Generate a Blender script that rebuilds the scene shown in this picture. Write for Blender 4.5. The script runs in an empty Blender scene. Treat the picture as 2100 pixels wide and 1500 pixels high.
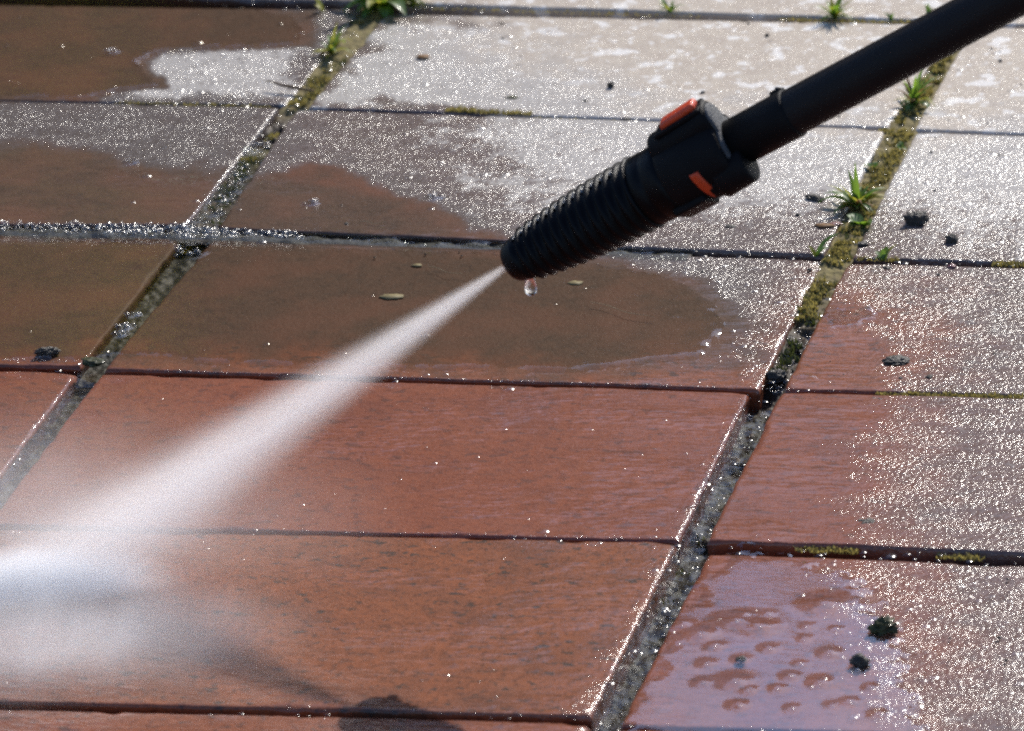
import bpy, bmesh, math, random
import numpy as np
from mathutils import Vector, Matrix, noise as mn

sc = bpy.context.scene
C = sc.collection
random.seed(7)
rng = np.random.default_rng(11)

# ------------------------------------------------------------------ camera
FPX = 10910.39                      # focal length for a 2100 px wide frame
PITCH, YAW, ROLL = 0.414087, 0.285434, -0.0799629
CAM = Vector((0.771813, -2.438804, 0.918306))
_cy, _sy = math.cos(YAW), math.sin(YAW)
DIR = Vector((-_sy * math.cos(PITCH), _cy * math.cos(PITCH), -math.sin(PITCH)))
_r = Vector((_cy, _sy, 0)); _u = _r.cross(DIR)
RIGHT = _r * math.cos(ROLL) + _u * math.sin(ROLL)
UP = -_r * math.sin(ROLL) + _u * math.cos(ROLL)

def ray(x, y):
    return DIR + RIGHT * ((x - 1050) / FPX) + UP * (-(y - 750) / FPX)
def G(x, y, z=0.0):
    """point of the plane at height z found at that place of the photograph (survey of the site)"""
    d = ray(x, y); t = (z - CAM.z) / d.z
    return CAM + d * t
def project(P):
    P = np.asarray(P, float) - np.array(CAM)
    dz = P @ np.array(DIR)
    return 1050 + FPX * (P @ np.array(RIGHT)) / dz, 750 - FPX * (P @ np.array(UP)) / dz

cam = bpy.data.cameras.new('camera'); co = bpy.data.objects.new('camera', cam); C.objects.link(co)
co.matrix_world = Matrix(((RIGHT.x, UP.x, -DIR.x, CAM.x), (RIGHT.y, UP.y, -DIR.y, CAM.y), (RIGHT.z, UP.z, -DIR.z, CAM.z), (0, 0, 0, 1)))
cam.sensor_width = 36; cam.sensor_fit = 'HORIZONTAL'; cam.lens = FPX / 2100 * 36
cam.clip_start = 0.05; cam.clip_end = 500
cam.dof.use_dof = True; cam.dof.aperture_fstop = 20.0
cam.dof.focus_distance = (G(1100, 860) - CAM).dot(DIR)
sc.camera = co

# ------------------------------------------------------------------ nozzle tip, sun direction (from the shadow it throws)
FOOT = G(1050, 1110)
_a = ray(1050, 540)
_t = ((FOOT - CAM).to_2d().length) / Vector((_a.x, _a.y)).length
TIP = CAM + _a * _t
TIP.x, TIP.y = CAM.x + _a.x * _t, CAM.y + _a.y * _t
SUN = (TIP - G(735, 1456)).normalized()
SUN_EL = math.asin(SUN.z); SUN_ROT = math.atan2(SUN.x, SUN.y)
S_PX = FPX / ((TIP - CAM).dot(DIR))          # pixels per metre at the nozzle
print('tip', TIP, 'sun el', math.degrees(SUN_EL), 'rot', math.degrees(SUN_ROT))

# ------------------------------------------------------------------ world, sun, exposure
w = bpy.data.worlds.new('World'); sc.world = w; w.use_nodes = True
nt = w.node_tree; nt.nodes.clear()
def wn(t, **k):
    n = nt.nodes.new(t)
    for a, b in k.items(): setattr(n, a, b)
    return n
sky = wn('ShaderNodeTexSky', sky_type='NISHITA', sun_disc=False, sun_elevation=SUN_EL, sun_rotation=SUN_ROT, air_density=1.2, dust_density=.9, ozone_density=1.0)
tc = wn('ShaderNodeTexCoord'); mp = wn('ShaderNodeMapping'); mp.inputs['Scale'].default_value = (1, 1, 2.2)
nz = wn('ShaderNodeTexNoise'); nz.inputs['Scale'].default_value = 30; nz.inputs['Detail'].default_value = 7; nz.inputs['Roughness'].default_value = .6
cr = wn('ShaderNodeMapRange'); cr.inputs[1].default_value = .45; cr.inputs[2].default_value = .57
ct = wn('ShaderNodeMixRGB'); ct.inputs[1].default_value = (.55, .88, 1.32, 1); ct.inputs[2].default_value = (1.15, .98, 1.04, 1)
mx = wn('ShaderNodeMixRGB', blend_type='MULTIPLY'); mx.inputs[0].default_value = 1
bg = wn('ShaderNodeBackground'); bg.inputs[1].default_value = .12
ow = wn('ShaderNodeOutputWorld')
L = nt.links.new
L(tc.outputs['Generated'], mp.inputs[0]); L(mp.outputs[0], nz.inputs['Vector']); L(nz.outputs[0], cr.inputs[0])
L(cr.outputs[0], ct.inputs[0]); L(ct.outputs[0], mx.inputs[2]); L(sky.outputs[0], mx.inputs[1]); L(mx.outputs[0], bg.inputs[0]); L(bg.outputs[0], ow.inputs[0])

sl = bpy.data.lights.new('sun', 'SUN'); sl.energy = 4.6; sl.angle = math.radians(.53); sl.color = (1, .945, .86)
so = bpy.data.objects.new('sun', sl); C.objects.link(so); so.location = (1, 3, 4)
so.rotation_euler = SUN.to_track_quat('Z', 'Y').to_euler()
sc.view_settings.view_transform = 'Standard'; sc.view_settings.look = 'None'
sc.view_settings.exposure = 0.45; sc.view_settings.gamma = 1; sc.view_settings.use_curve_mapping = False
cy = sc.cycles
cy.use_denoising = False; cy.filter_width = 2.0
cy.volume_bounces = 5; cy.max_bounces = 10; cy.transparent_max_bounces = 24
cy.volume_step_rate = .5
cy.sample_clamp_indirect = 4; cy.sample_clamp_direct = 0; cy.blur_glossy = .3

# ------------------------------------------------------------------ small helpers
def link(o):
    C.objects.link(o); return o
def tag(o, label=None, cat=None, group=None, kind=None):
    if label: o['label'] = label
    if cat: o['category'] = cat
    if group: o['group'] = group
    if kind: o['kind'] = kind
    return o
def mesh(name, v, f, mat=None, parent=None, smooth=True, loc=None):
    me = bpy.data.meshes.new(name)
    me.from_pydata([tuple(p) for p in v], [], [tuple(q) for q in f])
    me.update()
    if smooth: me.polygons.foreach_set('use_smooth', np.ones(len(me.polygons), bool))
    if mat: me.materials.append(mat)
    o = link(bpy.data.objects.new(name, me))
    if parent: o.parent = parent
    if loc is not None: o.location = loc
    return o
def bm_obj(name, bm, mat, parent=None, loc=None, smooth=True):
    me = bpy.data.meshes.new(name); bm.normal_update(); bm.to_mesh(me); bm.free()
    if smooth: me.polygons.foreach_set('use_smooth', np.ones(len(me.polygons), bool))
    me.materials.append(mat)
    o = link(bpy.data.objects.new(name, me))
    if parent: o.parent = parent
    if loc is not None: o.location = loc
    return o
def attr(o, name, vals):
    a = o.data.attributes.new(name, 'FLOAT', 'POINT'); a.data.foreach_set('value', np.asarray(vals, np.float32))
def empty(name, loc):
    o = link(bpy.data.objects.new(name, None)); o.location = loc; o.empty_display_size = .01; return o

def hash2(i, j, s):
    n = (i.astype(np.int64) * 374761393 + j.astype(np.int64) * 668265263 + s * 974711) & 0x7fffffff
    n = ((n ^ (n >> 13)) * 1274126177) & 0x7fffffff
    n = ((n ^ (n >> 16)) * 60493) & 0x7fffffff
    return (n & 0xffff) / 65535.0
def vnoise(x, y, s=0):
    i = np.floor(x); j = np.floor(y); fx = x - i; fy = y - j
    fx = fx * fx * (3 - 2 * fx); fy = fy * fy * (3 - 2 * fy)
    a = hash2(i, j, s); b = hash2(i + 1, j, s); c = hash2(i, j + 1, s); d = hash2(i + 1, j + 1, s)
    return (a + (b - a) * fx) * (1 - fy) + (c + (d - c) * fx) * fy - .5     # -.5 .. .5
def fbm(x, y, s=0, o=4):
    t = 0; a = 1
    for k in range(o):
        t = t + a * vnoise(x * 2 ** k + 13.7 * k, y * 2 ** k - 7.1 * k, s + k); a *= .5
    return t
def sstep(a, b, x):
    t = np.clip((x - a) / (b - a), 0, 1); return t * t * (3 - 2 * t)
def sdist(px, py, poly, ys=2.4):
    """signed distance (positive inside) to a surveyed outline, rows stretched to even ground scale"""
    P = np.array(poly, float) * [1, ys]; X = px; Y = py * ys
    d = np.full(X.shape, 1e18); ins = np.zeros(X.shape, bool)
    for k in range(len(P)):
        a = P[k - 1]; b = P[k]; e = b - a
        t = np.clip(((X - a[0]) * e[0] + (Y - a[1]) * e[1]) / max(e @ e, 1e-9), 0, 1)
        d = np.minimum(d, (X - a[0] - e[0] * t) ** 2 + (Y - a[1] - e[1] * t) ** 2)
        c = ((a[1] > Y) != (b[1] > Y)) & (X < (b[0] - a[0]) * (Y - a[1]) / (b[1] - a[1] + 1e-12) + a[0])
        ins ^= c
    d = np.sqrt(d); return np.where(ins, d, -d)

# ------------------------------------------------------------------ wetness survey of the paving (outlines on the ground)
SMOOTH = [
    ([(-900, -60), (380, -8), (640, 30), (632, 92), (345, 103), (285, 128), (318, 160), (330, 176), (240, 186), (190, 207), (-900, 206)], 14, 26),
    ([(-900, 300), (60, 300), (200, 320), (300, 345), (455, 350), (400, 475), (-900, 475)], 60, 60),
    ([(440, 480), (520, 362), (640, 338), (745, 366), (880, 425), (960, 470), (1050, 498), (1040, 505)], 26, 40),
    ([(-900, 470), (1050, 500), (1270, 535), (1430, 572), (1490, 610), (1525, 660), (1490, 735), (1530, 800), (-900, 770)], 40, 60),
    ([(-900, 752), (1545, 800), (1440, 960), (1345, 1110), (-900, 1085)], 60, 60),
    ([(-900, 1080), (1375, 1108), (1290, 1250), (1150, 1473), (-900, 1460)], 70, 60),
    ([(-900, 1445), (1200, 1475), (900, 2200), (-1500, 2200)], 40, 50),
    ([(1640, 690), (1730, 640), (1790, 690), (1775, 735), (1765, 802), (1600, 802)], 110, 80),
    ([(1595, 806), (1790, 806), (1740, 880), (1715, 960), (1700, 1050), (1720, 1118), (1440, 1120)], 120, 90),
    ([(1440, 1128), (1650, 1130), (1690, 1200), (1720, 1300), (1760, 1400), (1800, 1520), (1240, 1500)], 130, 100)]
def wetness(px, py):
    n1 = fbm(px / 60, py / 25, 3); n2 = fbm(px / 14, py / 6, 8)
    film = np.zeros(px.shape)
    for poly, wd, am in SMOOTH:
        film = np.maximum(film, sstep(-wd, wd * .6, sdist(px, py, poly) + n1 * am + n2 * am * .35))
    thin = sdist(px, py, [(1640, 640), (2000, 640), (2400, 900), (2500, 1700), (1200, 1700), (1440, 1120)])
    film = np.maximum(film, .20 * sstep(-120, 260, thin + n1 * 160 + n2 * 60))
    # washed, dirt-free red: everything the jet has already passed
    wash = sdist(px, py, [(-900, 745), (700, 740), (1560, 700), (1700, 620), (1800, 640), (1800, 760), (1730, 1000), (1800, 1200), (1900, 2300), (-1500, 2300)])
    wash = sstep(-330, 60, wash + n1 * 110)
    # drying: the far right
    dry = sdist(px, py, [(830, 8), (930, 60), (1080, 110), (1180, 150), (1330, 215), (1500, 230), (1700, 262), (1820, 262), (2040, 240), (2800, 250), (3200, -900), (560, -900)])
    dry = sstep(-150, 150, dry + n1 * 150 + n2 * 60)
    # pale scale / dried residue, plus the silvery wet glare put into the colour
    pale = sstep(650, 1250, px + n1 * 200) * sstep(560, 330, py) * .9
    pale = np.maximum(pale, sstep(1750, 1950, px) * sstep(700, 300, py) * .9)
    pale = np.maximum(pale, sstep(1700, 1900, px) * .30)
    left = sdist(px, py, [(300, 100), (640, 92), (620, 215), (240, 205)])
    pale = np.maximum(pale, sstep(-40, 60, left + n1 * 50) * .8)
    left = sdist(px, py, [(640, 180), (760, 30), (1200, 30), (1300, 250), (620, 228)])
    pale = np.maximum(pale, sstep(-40, 90, left + n1 * 90) * .9)
    pale = np.clip(pale, 0, 1) * (1 - film)
    algae = sdist(px, py, [(-900, -80), (760, -80), (720, 110), (600, 200), (560, 330), (760, 350), (1000, 440), (1100, 500), (1600, 530), (1640, 600), (1560, 740), (1200, 765), (700, 735), (-900, 730)])
    algae = sstep(-120, 120, algae + n1 * 100)
    return film, wash, dry, pale, algae

# ------------------------------------------------------------------ materials
def mat(name):
    m = bpy.data.materials.new(name); m.use_nodes = True; t = m.node_tree; t.nodes.clear(); return m, t
class NB:
    """tiny node builder"""
    def __init__(s, t): s.t = t
    def n(s, ty, ins=None, **k):
        nd = s.t.nodes.new(ty)
        for a, b in k.items(): setattr(nd, a, b)
        for key, v in (ins or {}).items():
            sk = nd.inputs[key]
            if isinstance(v, bpy.types.NodeSocket): s.t.links.new(v, sk)
            else: sk.default_value = v
        return nd
    def math(s, op, a, b=0.0, clamp=False):
        nd = s.n('ShaderNodeMath', {0: a, 1: b}, operation=op, use_clamp=clamp); return nd.outputs[0]
    def mix(s, f, a, b):
        def c(v): return v if isinstance(v, bpy.types.NodeSocket) else (*v, 1)
        return s.n('ShaderNodeMixRGB', {0: f, 1: c(a), 2: c(b)}).outputs[0]
    def lerp(s, f, a, b):
        return s.n('ShaderNodeMix', {0: f, 2: a, 3: b}).outputs[0]
    def rng(s, v, a, b, c=0.0, d=1.0):
        return s.n('ShaderNodeMapRange', {0: v, 1: a, 2: b, 3: c, 4: d}).outputs[0]
    def noise(s, vec, scale, det=3, rough=.55, st=(1, 1, 1), off=(0, 0, 0)):
        m = s.n('ShaderNodeMapping', {0: vec, 1: off, 3: st}).outputs[0]
        return s.n('ShaderNodeTexNoise', {'Vector': m, 'Scale': scale, 'Detail': det, 'Roughness': rough}).outputs[0]
    def voro(s, vec, scale, st=(1, 1, 1), **k):
        m = s.n('ShaderNodeMapping', {0: vec, 3: st}).outputs[0]
        return s.n('ShaderNodeTexVoronoi', {'Vector': m, 'Scale': scale}, **k)
    def attr(s, name): return s.n('ShaderNodeAttribute', attribute_name=name).outputs['Fac']
    def pos(s): return s.n('ShaderNodeNewGeometry').outputs['Position']
    def bump(s, h, dist, strength=1.0, nrm=None):
        d = {'Height': h, 'Distance': dist, 'Strength': strength}
        if nrm: d['Normal'] = nrm
        return s.n('ShaderNodeBump', d).outputs[0]
    def out(s, surf=None, vol=None):
        o = s.n('ShaderNodeOutputMaterial')
        if surf: s.t.links.new(surf, o.inputs[0])
        if vol: s.t.links.new(vol, o.inputs[1])

def make_paver_mat():
    m, t = mat('brick_paver'); b = NB(t); P = b.pos()
    film, wash, dry, pale, algae, pool = [b.attr(k) for k in ('film', 'wash', 'dry', 'pale', 'algae', 'pool')]
    tone = b.attr('tone')
    n_big = b.noise(P, 22, 4); n_mid = b.noise(P, 120, 5, .6); n_fine = b.noise(P, 800, 4, .7); n_f2 = b.noise(P, 330, 5, .65, off=(3, 7, 1))
    # washed brick
    brick = b.mix(b.rng(n_mid, .3, .7), (.212, .061, .020), (.126, .038, .014))
    brick = b.mix(b.rng(n_fine, .40, .68, 0, .6), brick, (.225, .078, .038))
    brick = b.mix(b.rng(n_f2, .50, .66, 0, .75), brick, (.060, .022, .013))
    brick = b.mix(b.rng(n_big, .50, .66, 0, .55), brick, (.090, .034, .020))
    brick = b.mix(b.rng(b.noise(P, 45, 5, .65, off=(2, 8, 0)), .55, .70, 0, .5), brick, (.225, .085, .045))
    spots = b.math('MULTIPLY', b.rng(b.noise(P, 170, 3, .6, off=(9, 2, 0), st=(.8, 1.3, 1)), .575, .64), b.rng(n_big, .34, .50))
    brick = b.mix(b.math('MULTIPLY', spots, .95), brick, (.045, .026, .018))
    brick = b.mix(b.math('MULTIPLY', tone, .5), brick, (.17, .042, .024))
    # algae film
    alg = b.mix(b.rng(n_mid, .35, .65), (.058, .033, .019), (.036, .022, .013))
    alg = b.mix(b.rng(n_f2, .45, .68, 0, .8), alg, (.076, .040, .022))
    alg = b.mix(b.rng(n_big, .46, .64, 0, .75), alg, (.096, .041, .022))
    base = b.mix(b.math('MULTIPLY', algae, .92), brick, alg)
    # still unwashed and only damp: greyish brown
    damp = b.mix(b.rng(n_f2, .38, .66), (.098, .080, .070), (.040, .027, .021))
    base = b.mix(b.math('MULTIPLY', b.math('SUBTRACT', 1.0, b.math('MAXIMUM', film, wash), True), .85), base, damp)
    # pale scale and painted-in glare of the wet pavers, blotchy
    pf = b.math('ADD', b.math('MULTIPLY', b.math('SUBTRACT', n_mid, .5), 1.6), b.math('MULTIPLY', b.math('SUBTRACT', n_f2, .5), 1.6))
    pf = b.math('ADD', b.math('MULTIPLY', pale, 1.35), pf)
    pf = b.rng(pf, .55, 1.0)
    pf = b.math('MULTIPLY', pf, b.math('SUBTRACT', 1.0, film, True))
    palec = b.mix(b.rng(n_fine, .3, .7), (.45, .42, .375), (.30, .27, .235))
    base = b.mix(b.math('MULTIPLY', pf, .88), base, palec)
    # dry tan with white lichen patches
    tan = b.mix(b.rng(n_mid, .3, .7), (.40, .345, .27), (.31, .255, .20))
    tan = b.mix(b.rng(n_fine, .4, .8, 0, .5), tan, (.25, .19, .15))
    lich = b.math('MAXIMUM', b.rng(b.noise(P, 75, 4, .55, off=(5, 1, 0)), .56, .62), b.rng(b.noise(P, 190, 3, .55, off=(1, 4, 0)), .62, .67))
    tan = b.mix(b.math('MULTIPLY', lich, .75), tan, (.60, .58, .54))
    base = b.mix(dry, base, tan)
    # bumps: beads of water and grit
    def dom(scale, slope, seed):
        vo = b.voro(b.n('ShaderNodeVectorMath', {0: P, 1: (seed, seed * .7, 0)}).outputs[0], scale)
        d2 = b.math('MULTIPLY', vo.outputs['Distance'], vo.outputs['Distance'])
        amp = b.rng(b.n('ShaderNodeSeparateXYZ', {0: vo.outputs['Color']}).outputs[0], 0, 1, .35, 1.25)
        return b.math('MULTIPLY', b.math('MULTIPLY', d2, amp), -slope / scale)
    glit = b.math('ADD', dom(560, .25, 1.3), dom(1100, .10, 4.1))
    glit = b.math('ADD', glit, b.math('MULTIPLY', n_f2, .0007))
    glit = b.math('MULTIPLY', glit, b.rng(b.noise(P, 60, 4, .65, st=(.7, 1.5, 1), off=(2, 2, 0)), .34, .62, .45, 1.25))
    gl_amt = b.rng(film, 0, .9, 1.0, 0.0)
    gl_amt = b.math('MULTIPLY', gl_amt, b.rng(dry, 0, 1, 1.0, .75))
    rip = b.noise(P, 1, 4, .6, st=(70, 300, 1)); rip2 = b.noise(P, 1, 3, .6, st=(300, 900, 1), off=(4, 0, 0))
    ripple = b.math('ADD', b.math('MULTIPLY', rip, .00016), b.math('MULTIPLY', rip2, .000045))
    stm = b.rng(b.noise(P, 16, 4, .6, st=(.6, 1.4, 1), off=(6, 3, 0)), .48, .64)
    ripple = b.math('ADD', ripple, b.math('MULTIPLY', b.math('MULTIPLY', b.noise(P, 1, 2.5, .55, st=(95, 310, 1), off=(1, 9, 0)), .00105), stm))
    ripple = b.math('MULTIPLY', ripple, film)
    hgt = b.math('ADD', b.math('MULTIPLY', glit, gl_amt), ripple)
    bmp = b.bump(hgt, 1.0)
    grain = b.bump(b.math('ADD', b.math('MULTIPLY', n_fine, .0004), b.math('MULTIPLY', n_f2, .0005)), 1.0, .6)
    cw = b.math('MULTIPLY', b.rng(dry, 0, 1, 1.0, .30), b.math('SUBTRACT', 1.0, pool, True))
    crough = b.lerp(b.rng(film, 0, .95), .19, .06)
    pr = b.n('ShaderNodeBsdfPrincipled', {'Base Color': base, 'Roughness': .62, 'IOR': 1.4, 'Specular IOR Level': b.rng(dry, 0, 1, .12, .3), 'Normal': grain,
        'Coat Weight': cw, 'Coat Roughness': crough, 'Coat IOR': b.lerp(film, 1.50, 1.36), 'Coat Normal': bmp})
    b.out(pr.outputs[0]); return m
M_paver = make_paver_mat()

def make_water(name, ripple=.00006, tint=(1, 1, 1), rough=.03, ior=1.36):
    """thin clear water: Fresnel mirror over clear transmission, so sun still reaches what lies below"""
    m, t = mat(name); b = NB(t); P = b.pos()
    n1 = b.noise(P, 1, 3, .55, st=(45, 190, 1)); n2 = b.noise(P, 1, 4, .6, st=(240, 900, 1), off=(2, 5, 0))
    h = b.math('ADD', b.math('MULTIPLY', n1, ripple * 2), b.math('MULTIPLY', n2, ripple * .5))
    nrm = b.bump(h, 1.0)
    bf = b.n('ShaderNodeNewGeometry').outputs['Backfacing']
    fr = b.n('ShaderNodeFresnel', {'IOR': b.lerp(bf, ior, 1 / ior), 'Normal': nrm}).outputs[0]
    gl = b.n('ShaderNodeBsdfGlossy', {'Color': (1, 1, 1, 1), 'Roughness': rough, 'Normal': nrm}).outputs[0]
    tr = b.n('ShaderNodeBsdfTransparent', {'Color': (*tint, 1)}).outputs[0]
    b.out(b.n('ShaderNodeMixShader', {0: fr, 1: tr, 2: gl}).outputs[0]); return m
M_water = make_water('shallow_water', .00002, rough=.015, ior=1.70)
M_pool = make_water('puddle_water', .00005, (.95, .93, .89), .05)
M_chan = make_water('channel_water', .00014, (.80, .83, .82), .04)
def make_bead():
    m, t = mat('water_bead'); b = NB(t)
    bf = b.n('ShaderNodeNewGeometry').outputs['Backfacing']
    fr = b.n('ShaderNodeFresnel', {'IOR': b.lerp(bf, 1.40, 1 / 1.40)}).outputs[0]
    gl = b.n('ShaderNodeBsdfGlossy', {'Color': (1, 1, 1, 1), 'Roughness': .17}).outputs[0]
    tr = b.n('ShaderNodeBsdfTransparent', {'Color': (.93, .93, .93, 1)}).outputs[0]
    b.out(b.n('ShaderNodeMixShader', {0: fr, 1: tr, 2: gl}).outputs[0]); return m
M_bead = make_bead()
def make_glassdrop():
    m, t = mat('clear_drop'); b = NB(t)
    g = b.n('ShaderNodeBsdfGlass', {'IOR': 1.33, 'Roughness': .04}).outputs[0]
    b.out(g); return m
M_drop = make_glassdrop()

def simple(name, col, rough=.5, spec=.5, col2=None, scale=200, bump=0.0, bscale=400, coat=0.0, sub=None, metal=0.0, crough=.1):
    m, t = mat(name); b = NB(t); P = b.n('ShaderNodeTexCoord').outputs['Object']
    c = (*col, 1)
    if col2: c = b.mix(b.rng(b.noise(P, scale, 4, .6), .32, .68), col, col2)
    ins = {'Base Color': c, 'Roughness': rough, 'Specular IOR Level': spec, 'Coat Weight': coat, 'Coat Roughness': crough, 'Metallic': metal}
    if bump:
        nn = b.bump(b.noise(P, bscale, 4, .65), bump); ins['Normal'] = nn; ins['Coat Normal'] = nn
    pr = b.n('ShaderNodeBsdfPrincipled', ins).outputs[0]
    if sub:
        tl = b.n('ShaderNodeBsdfTranslucent', {'Color': (*sub, 1)}).outputs[0]
        pr = b.n('ShaderNodeMixShader', {0: .45, 1: pr, 2: tl}).outputs[0]
    b.out(pr); return m
M_soil = simple('wet_soil', (.014, .011, .008), .6, .35, (.040, .030, .020), 300, .0012, 700, .2, crough=.25)
def make_mud():
    m, t = mat('joint_mud'); b = NB(t); P = b.pos(); ms = b.attr('mossy')
    n1 = b.noise(P, 160, 4, .6); n2 = b.noise(P, 420, 4, .65)
    mud = b.mix(b.rng(n1, .32, .68), (.050, .032, .018), (.018, .011, .007))
    msy = b.mix(b.rng(n2, .32, .68), (.22, .18, .075), (.09, .072, .038))
    nn = b.bump(b.math('ADD', b.math('MULTIPLY', n1, .0012), b.math('MULTIPLY', n2, .0005)), 1.0)
    b.out(b.n('ShaderNodeBsdfPrincipled', {'Base Color': b.mix(b.attr('deep'), b.mix(ms, mud, msy), (.010, .011, .007)), 'Roughness': b.lerp(ms, .55, .9), 'Specular IOR Level': .15, 'Normal': nn, 'Coat Weight': 0.0, 'Coat Roughness': .22, 'Coat Normal': nn}).outputs[0])
    return m
M_mud = make_mud()
M_bed2 = simple('silt', (.045, .033, .024), .6, .3, (.022, .017, .013), 300, .001, 600)
M_mudsoil = simple('mossy_soil', (.12, .10, .05), .85, .3, (.05, .038, .022), 220, .002, 600)
M_moss = simple('moss', (.30, .25, .085), .75, .3, (.19, .16, .06), 260, 0, 400, 0, (.32, .26, .07))
M_mossd = simple('dark_moss', (.085, .088, .025), .7, .4, (.03, .03, .012), 260, 0, 400, .3, (.05, .06, .012))
M_leaf = simple('weed_leaf', (.075, .15, .025), .45, .5, (.05, .105, .02), 120, 0, 400, .1, (.22, .36, .03))
M_leafy = simple('yellow_leaf', (.30, .27, .045), .5, .4, (.19, .22, .03), 120, 0, 400, 0, (.42, .40, .04))
M_leafb = simple('withered_leaf', (.30, .17, .075), .6, .3, (.2, .11, .05), 150, 0, 400, 0, (.25, .14, .05))
M_twig = simple('dry_twig', (.17, .10, .05), .7, .3, (.08, .045, .025), 300, .001, 600)
M_flake = simple('pale_husk', (.22, .19, .10), .6, .2, (.16, .13, .07), 300)
M_stone = simple('red_pebble', (.20, .06, .05), .5, .5, (.13, .04, .035), 300, .001, 500, .6)
M_black = simple('black_plastic', (.004, .004, .0042), .45, .09, (.007, .006, .006), 120, .0003, 1500, 0)
M_rib = simple('wet_black_rubber', (.0025, .0025, .0028), .36, .09, None, 1, .0002, 1200, .05, crough=.16)
M_tube = simple('black_lance_tube', (.008, .0068, .0064), .42, .14, (.012, .009, .008), 60, .0004, 900, 0)
M_orange = simple('orange_plastic', (.58, .060, .012), .4, .3, (.46, .045, .010), 180, .0003, 900, .15)
M_groove = simple('groove_water', (.05, .05, .05), .34, 1.0, None, 1, .0004, 1500, 1.0, crough=.30)
M_grey = simple('grey_plastic_face', (.06, .059, .057), .6, .4, (.05, .05, .05), 300, .0006, 900)
M_ground = simple('earth', (.10, .075, .05), .9, .2, (.06, .045, .03), 8, .01, 30)
M_bark = simple('bark', (.07, .05, .035), .9, .2, (.04, .03, .022), 12, .02, 30)
M_crown = simple('tree_leaf', (.045, .06, .018), .5, .4, (.07, .055, .022), 2, 0, 10, 0, (.10, .085, .02))
M_crowny = simple('autumn_tree_leaf', (.55, .42, .03), .5, .4, (.42, .36, .04), 2, 0, 10, 0, (.95, .80, .05))

# ------------------------------------------------------------------ ground and paving
o = mesh('ground', [(-150, -150, -.05), (150, -150, -.05), (150, 150, -.05), (-150, 150, -.05)], [(0, 1, 2, 3)], M_ground, smooth=False)
tag(o, kind='structure')

W, R = .30, .15
# surveyed corners (far left, far right, near right, near left) of the middle column, and near edges of the outer two
MID = {0: ((790, 30), (1963, 50), (1824, 262), (628, 222)),
       1: ((606, 227), (1818, 266), (1692, 526), (444, 470)),
       2: ((434, 488), (1690, 531), (1558, 796), (212, 754)),
       3: ((207, 762), (1538, 801), (1394, 1106), (-28, 1072)),
       4: ((-34, 1084), (1392, 1111), (1214, 1468), (-238, 1434)),
       5: ((-243, 1446), (1212, 1479), (1010, 1895), (-480, 1855))}
LEFT = {0: ((742, 18), (588, 214), (0, 8), (0, 203)), 1: ((574, 222), (384, 464), (0, 208), (0, 462)), 2: ((374, 485), (166, 748), (0, 478), (0, 745)),
        3: ((161, 758), (-76, 1070), (0, 755), (-200, 1068)), 4: ((-82, 1080), (-290, 1432), (-200, 1078), (-400, 1430)), 5: ((-300, 1446), (-520, 1850), (-400, 1444), (-600, 1848))}
RIGHTC = {0: ((1994, 53), (1872, 264), (2100, 57), (2100, 272)), 1: ((1876, 270), (1744, 530), (2100, 277), (2100, 538)), 2: ((1737, 541), (1605, 799), (2100, 550), (2100, 812)),
          3: ((1601, 807), (1448, 1114), (2100, 822), (2100, 1140)), 4: ((1450, 1130), (1268, 1483), (2100, 1155), (2100, 1508)), 5: ((1262, 1497), (1060, 1905), (2100, 1524), (2100, 1920))}
def off(p, q, ln):
    d = (q - p); d.z = 0; return p + d.normalized() * ln
quads = {}
for k in MID:
    quads[(0, k)] = [G(*p) for p in MID[k]]
    a, b_, fa, fb = LEFT[k]
    A, B = G(*a), G(*b_); quads[(-1, k)] = [off(A, G(*fa), .292), A, B, off(B, G(*fb), .292)]
    a, b_, fa, fb = RIGHTC[k]
    A, B = G(*a), G(*b_); quads[(1, k)] = [A, off(A, G(*fa), .292), off(B, G(*fb), .292), B]
gj = .0055
for c in range(-4, 5):
    for k in range(-7, 10):
        if (c, k) in quads: continue
        j = lambda: random.uniform(-.0012, .0012)
        x0 = c * W + gj + j(); x1 = (c + 1) * W - gj + j(); y0 = -k * R - .0022 + j(); y1 = -(k + 1) * R + .0022 + j()
        # shift to sit on the surveyed rows
        quads[(c, k)] = [Vector((x0, y0, 0)), Vector((x1, y0, 0)), Vector((x1, y1, 0)), Vector((x0, y1, 0))]
# row just beyond the top joint follows the joint seen there
quads[(0, -1)] = [G(905, -160), G(2085, -135), G(1968, 44), G(796, 8)]
quads[(-1, -1)] = [off(G(860, -162), G(0, -190), .292), G(860, -162), G(752, 4), off(G(752, 4), G(0, -12), .292)]
quads[(1, -1)] = [G(2115, -133), off(G(2115, -133), G(2500, -120), .292), off(G(1998, 46), G(2100, 50), .292), G(1998, 46)]

DZ = {(-1, 0): -.0006, (0, 0): .0002, (-1, 1): .0004, (0, 1): .0006, (1, 1): 0, (-1, 2): -.0010, (0, 2): -.0006, (1, 2): .0003, (-1, 3): -.0012, (0, 3): -.0007, (1, 3): .0012, (0, 4): .0, (1, 4): -.0010, (0, 5): -.0004, (1, 5): .0006}
pav = mesh('pavement', [(-1.45, -1.6, -.02), (1.75, -1.6, -.02), (1.75, 1.2, -.02), (-1.45, 1.2, -.02)], [(0, 1, 2, 3)], M_soil, smooth=False)
tag(pav, kind='structure')

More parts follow.
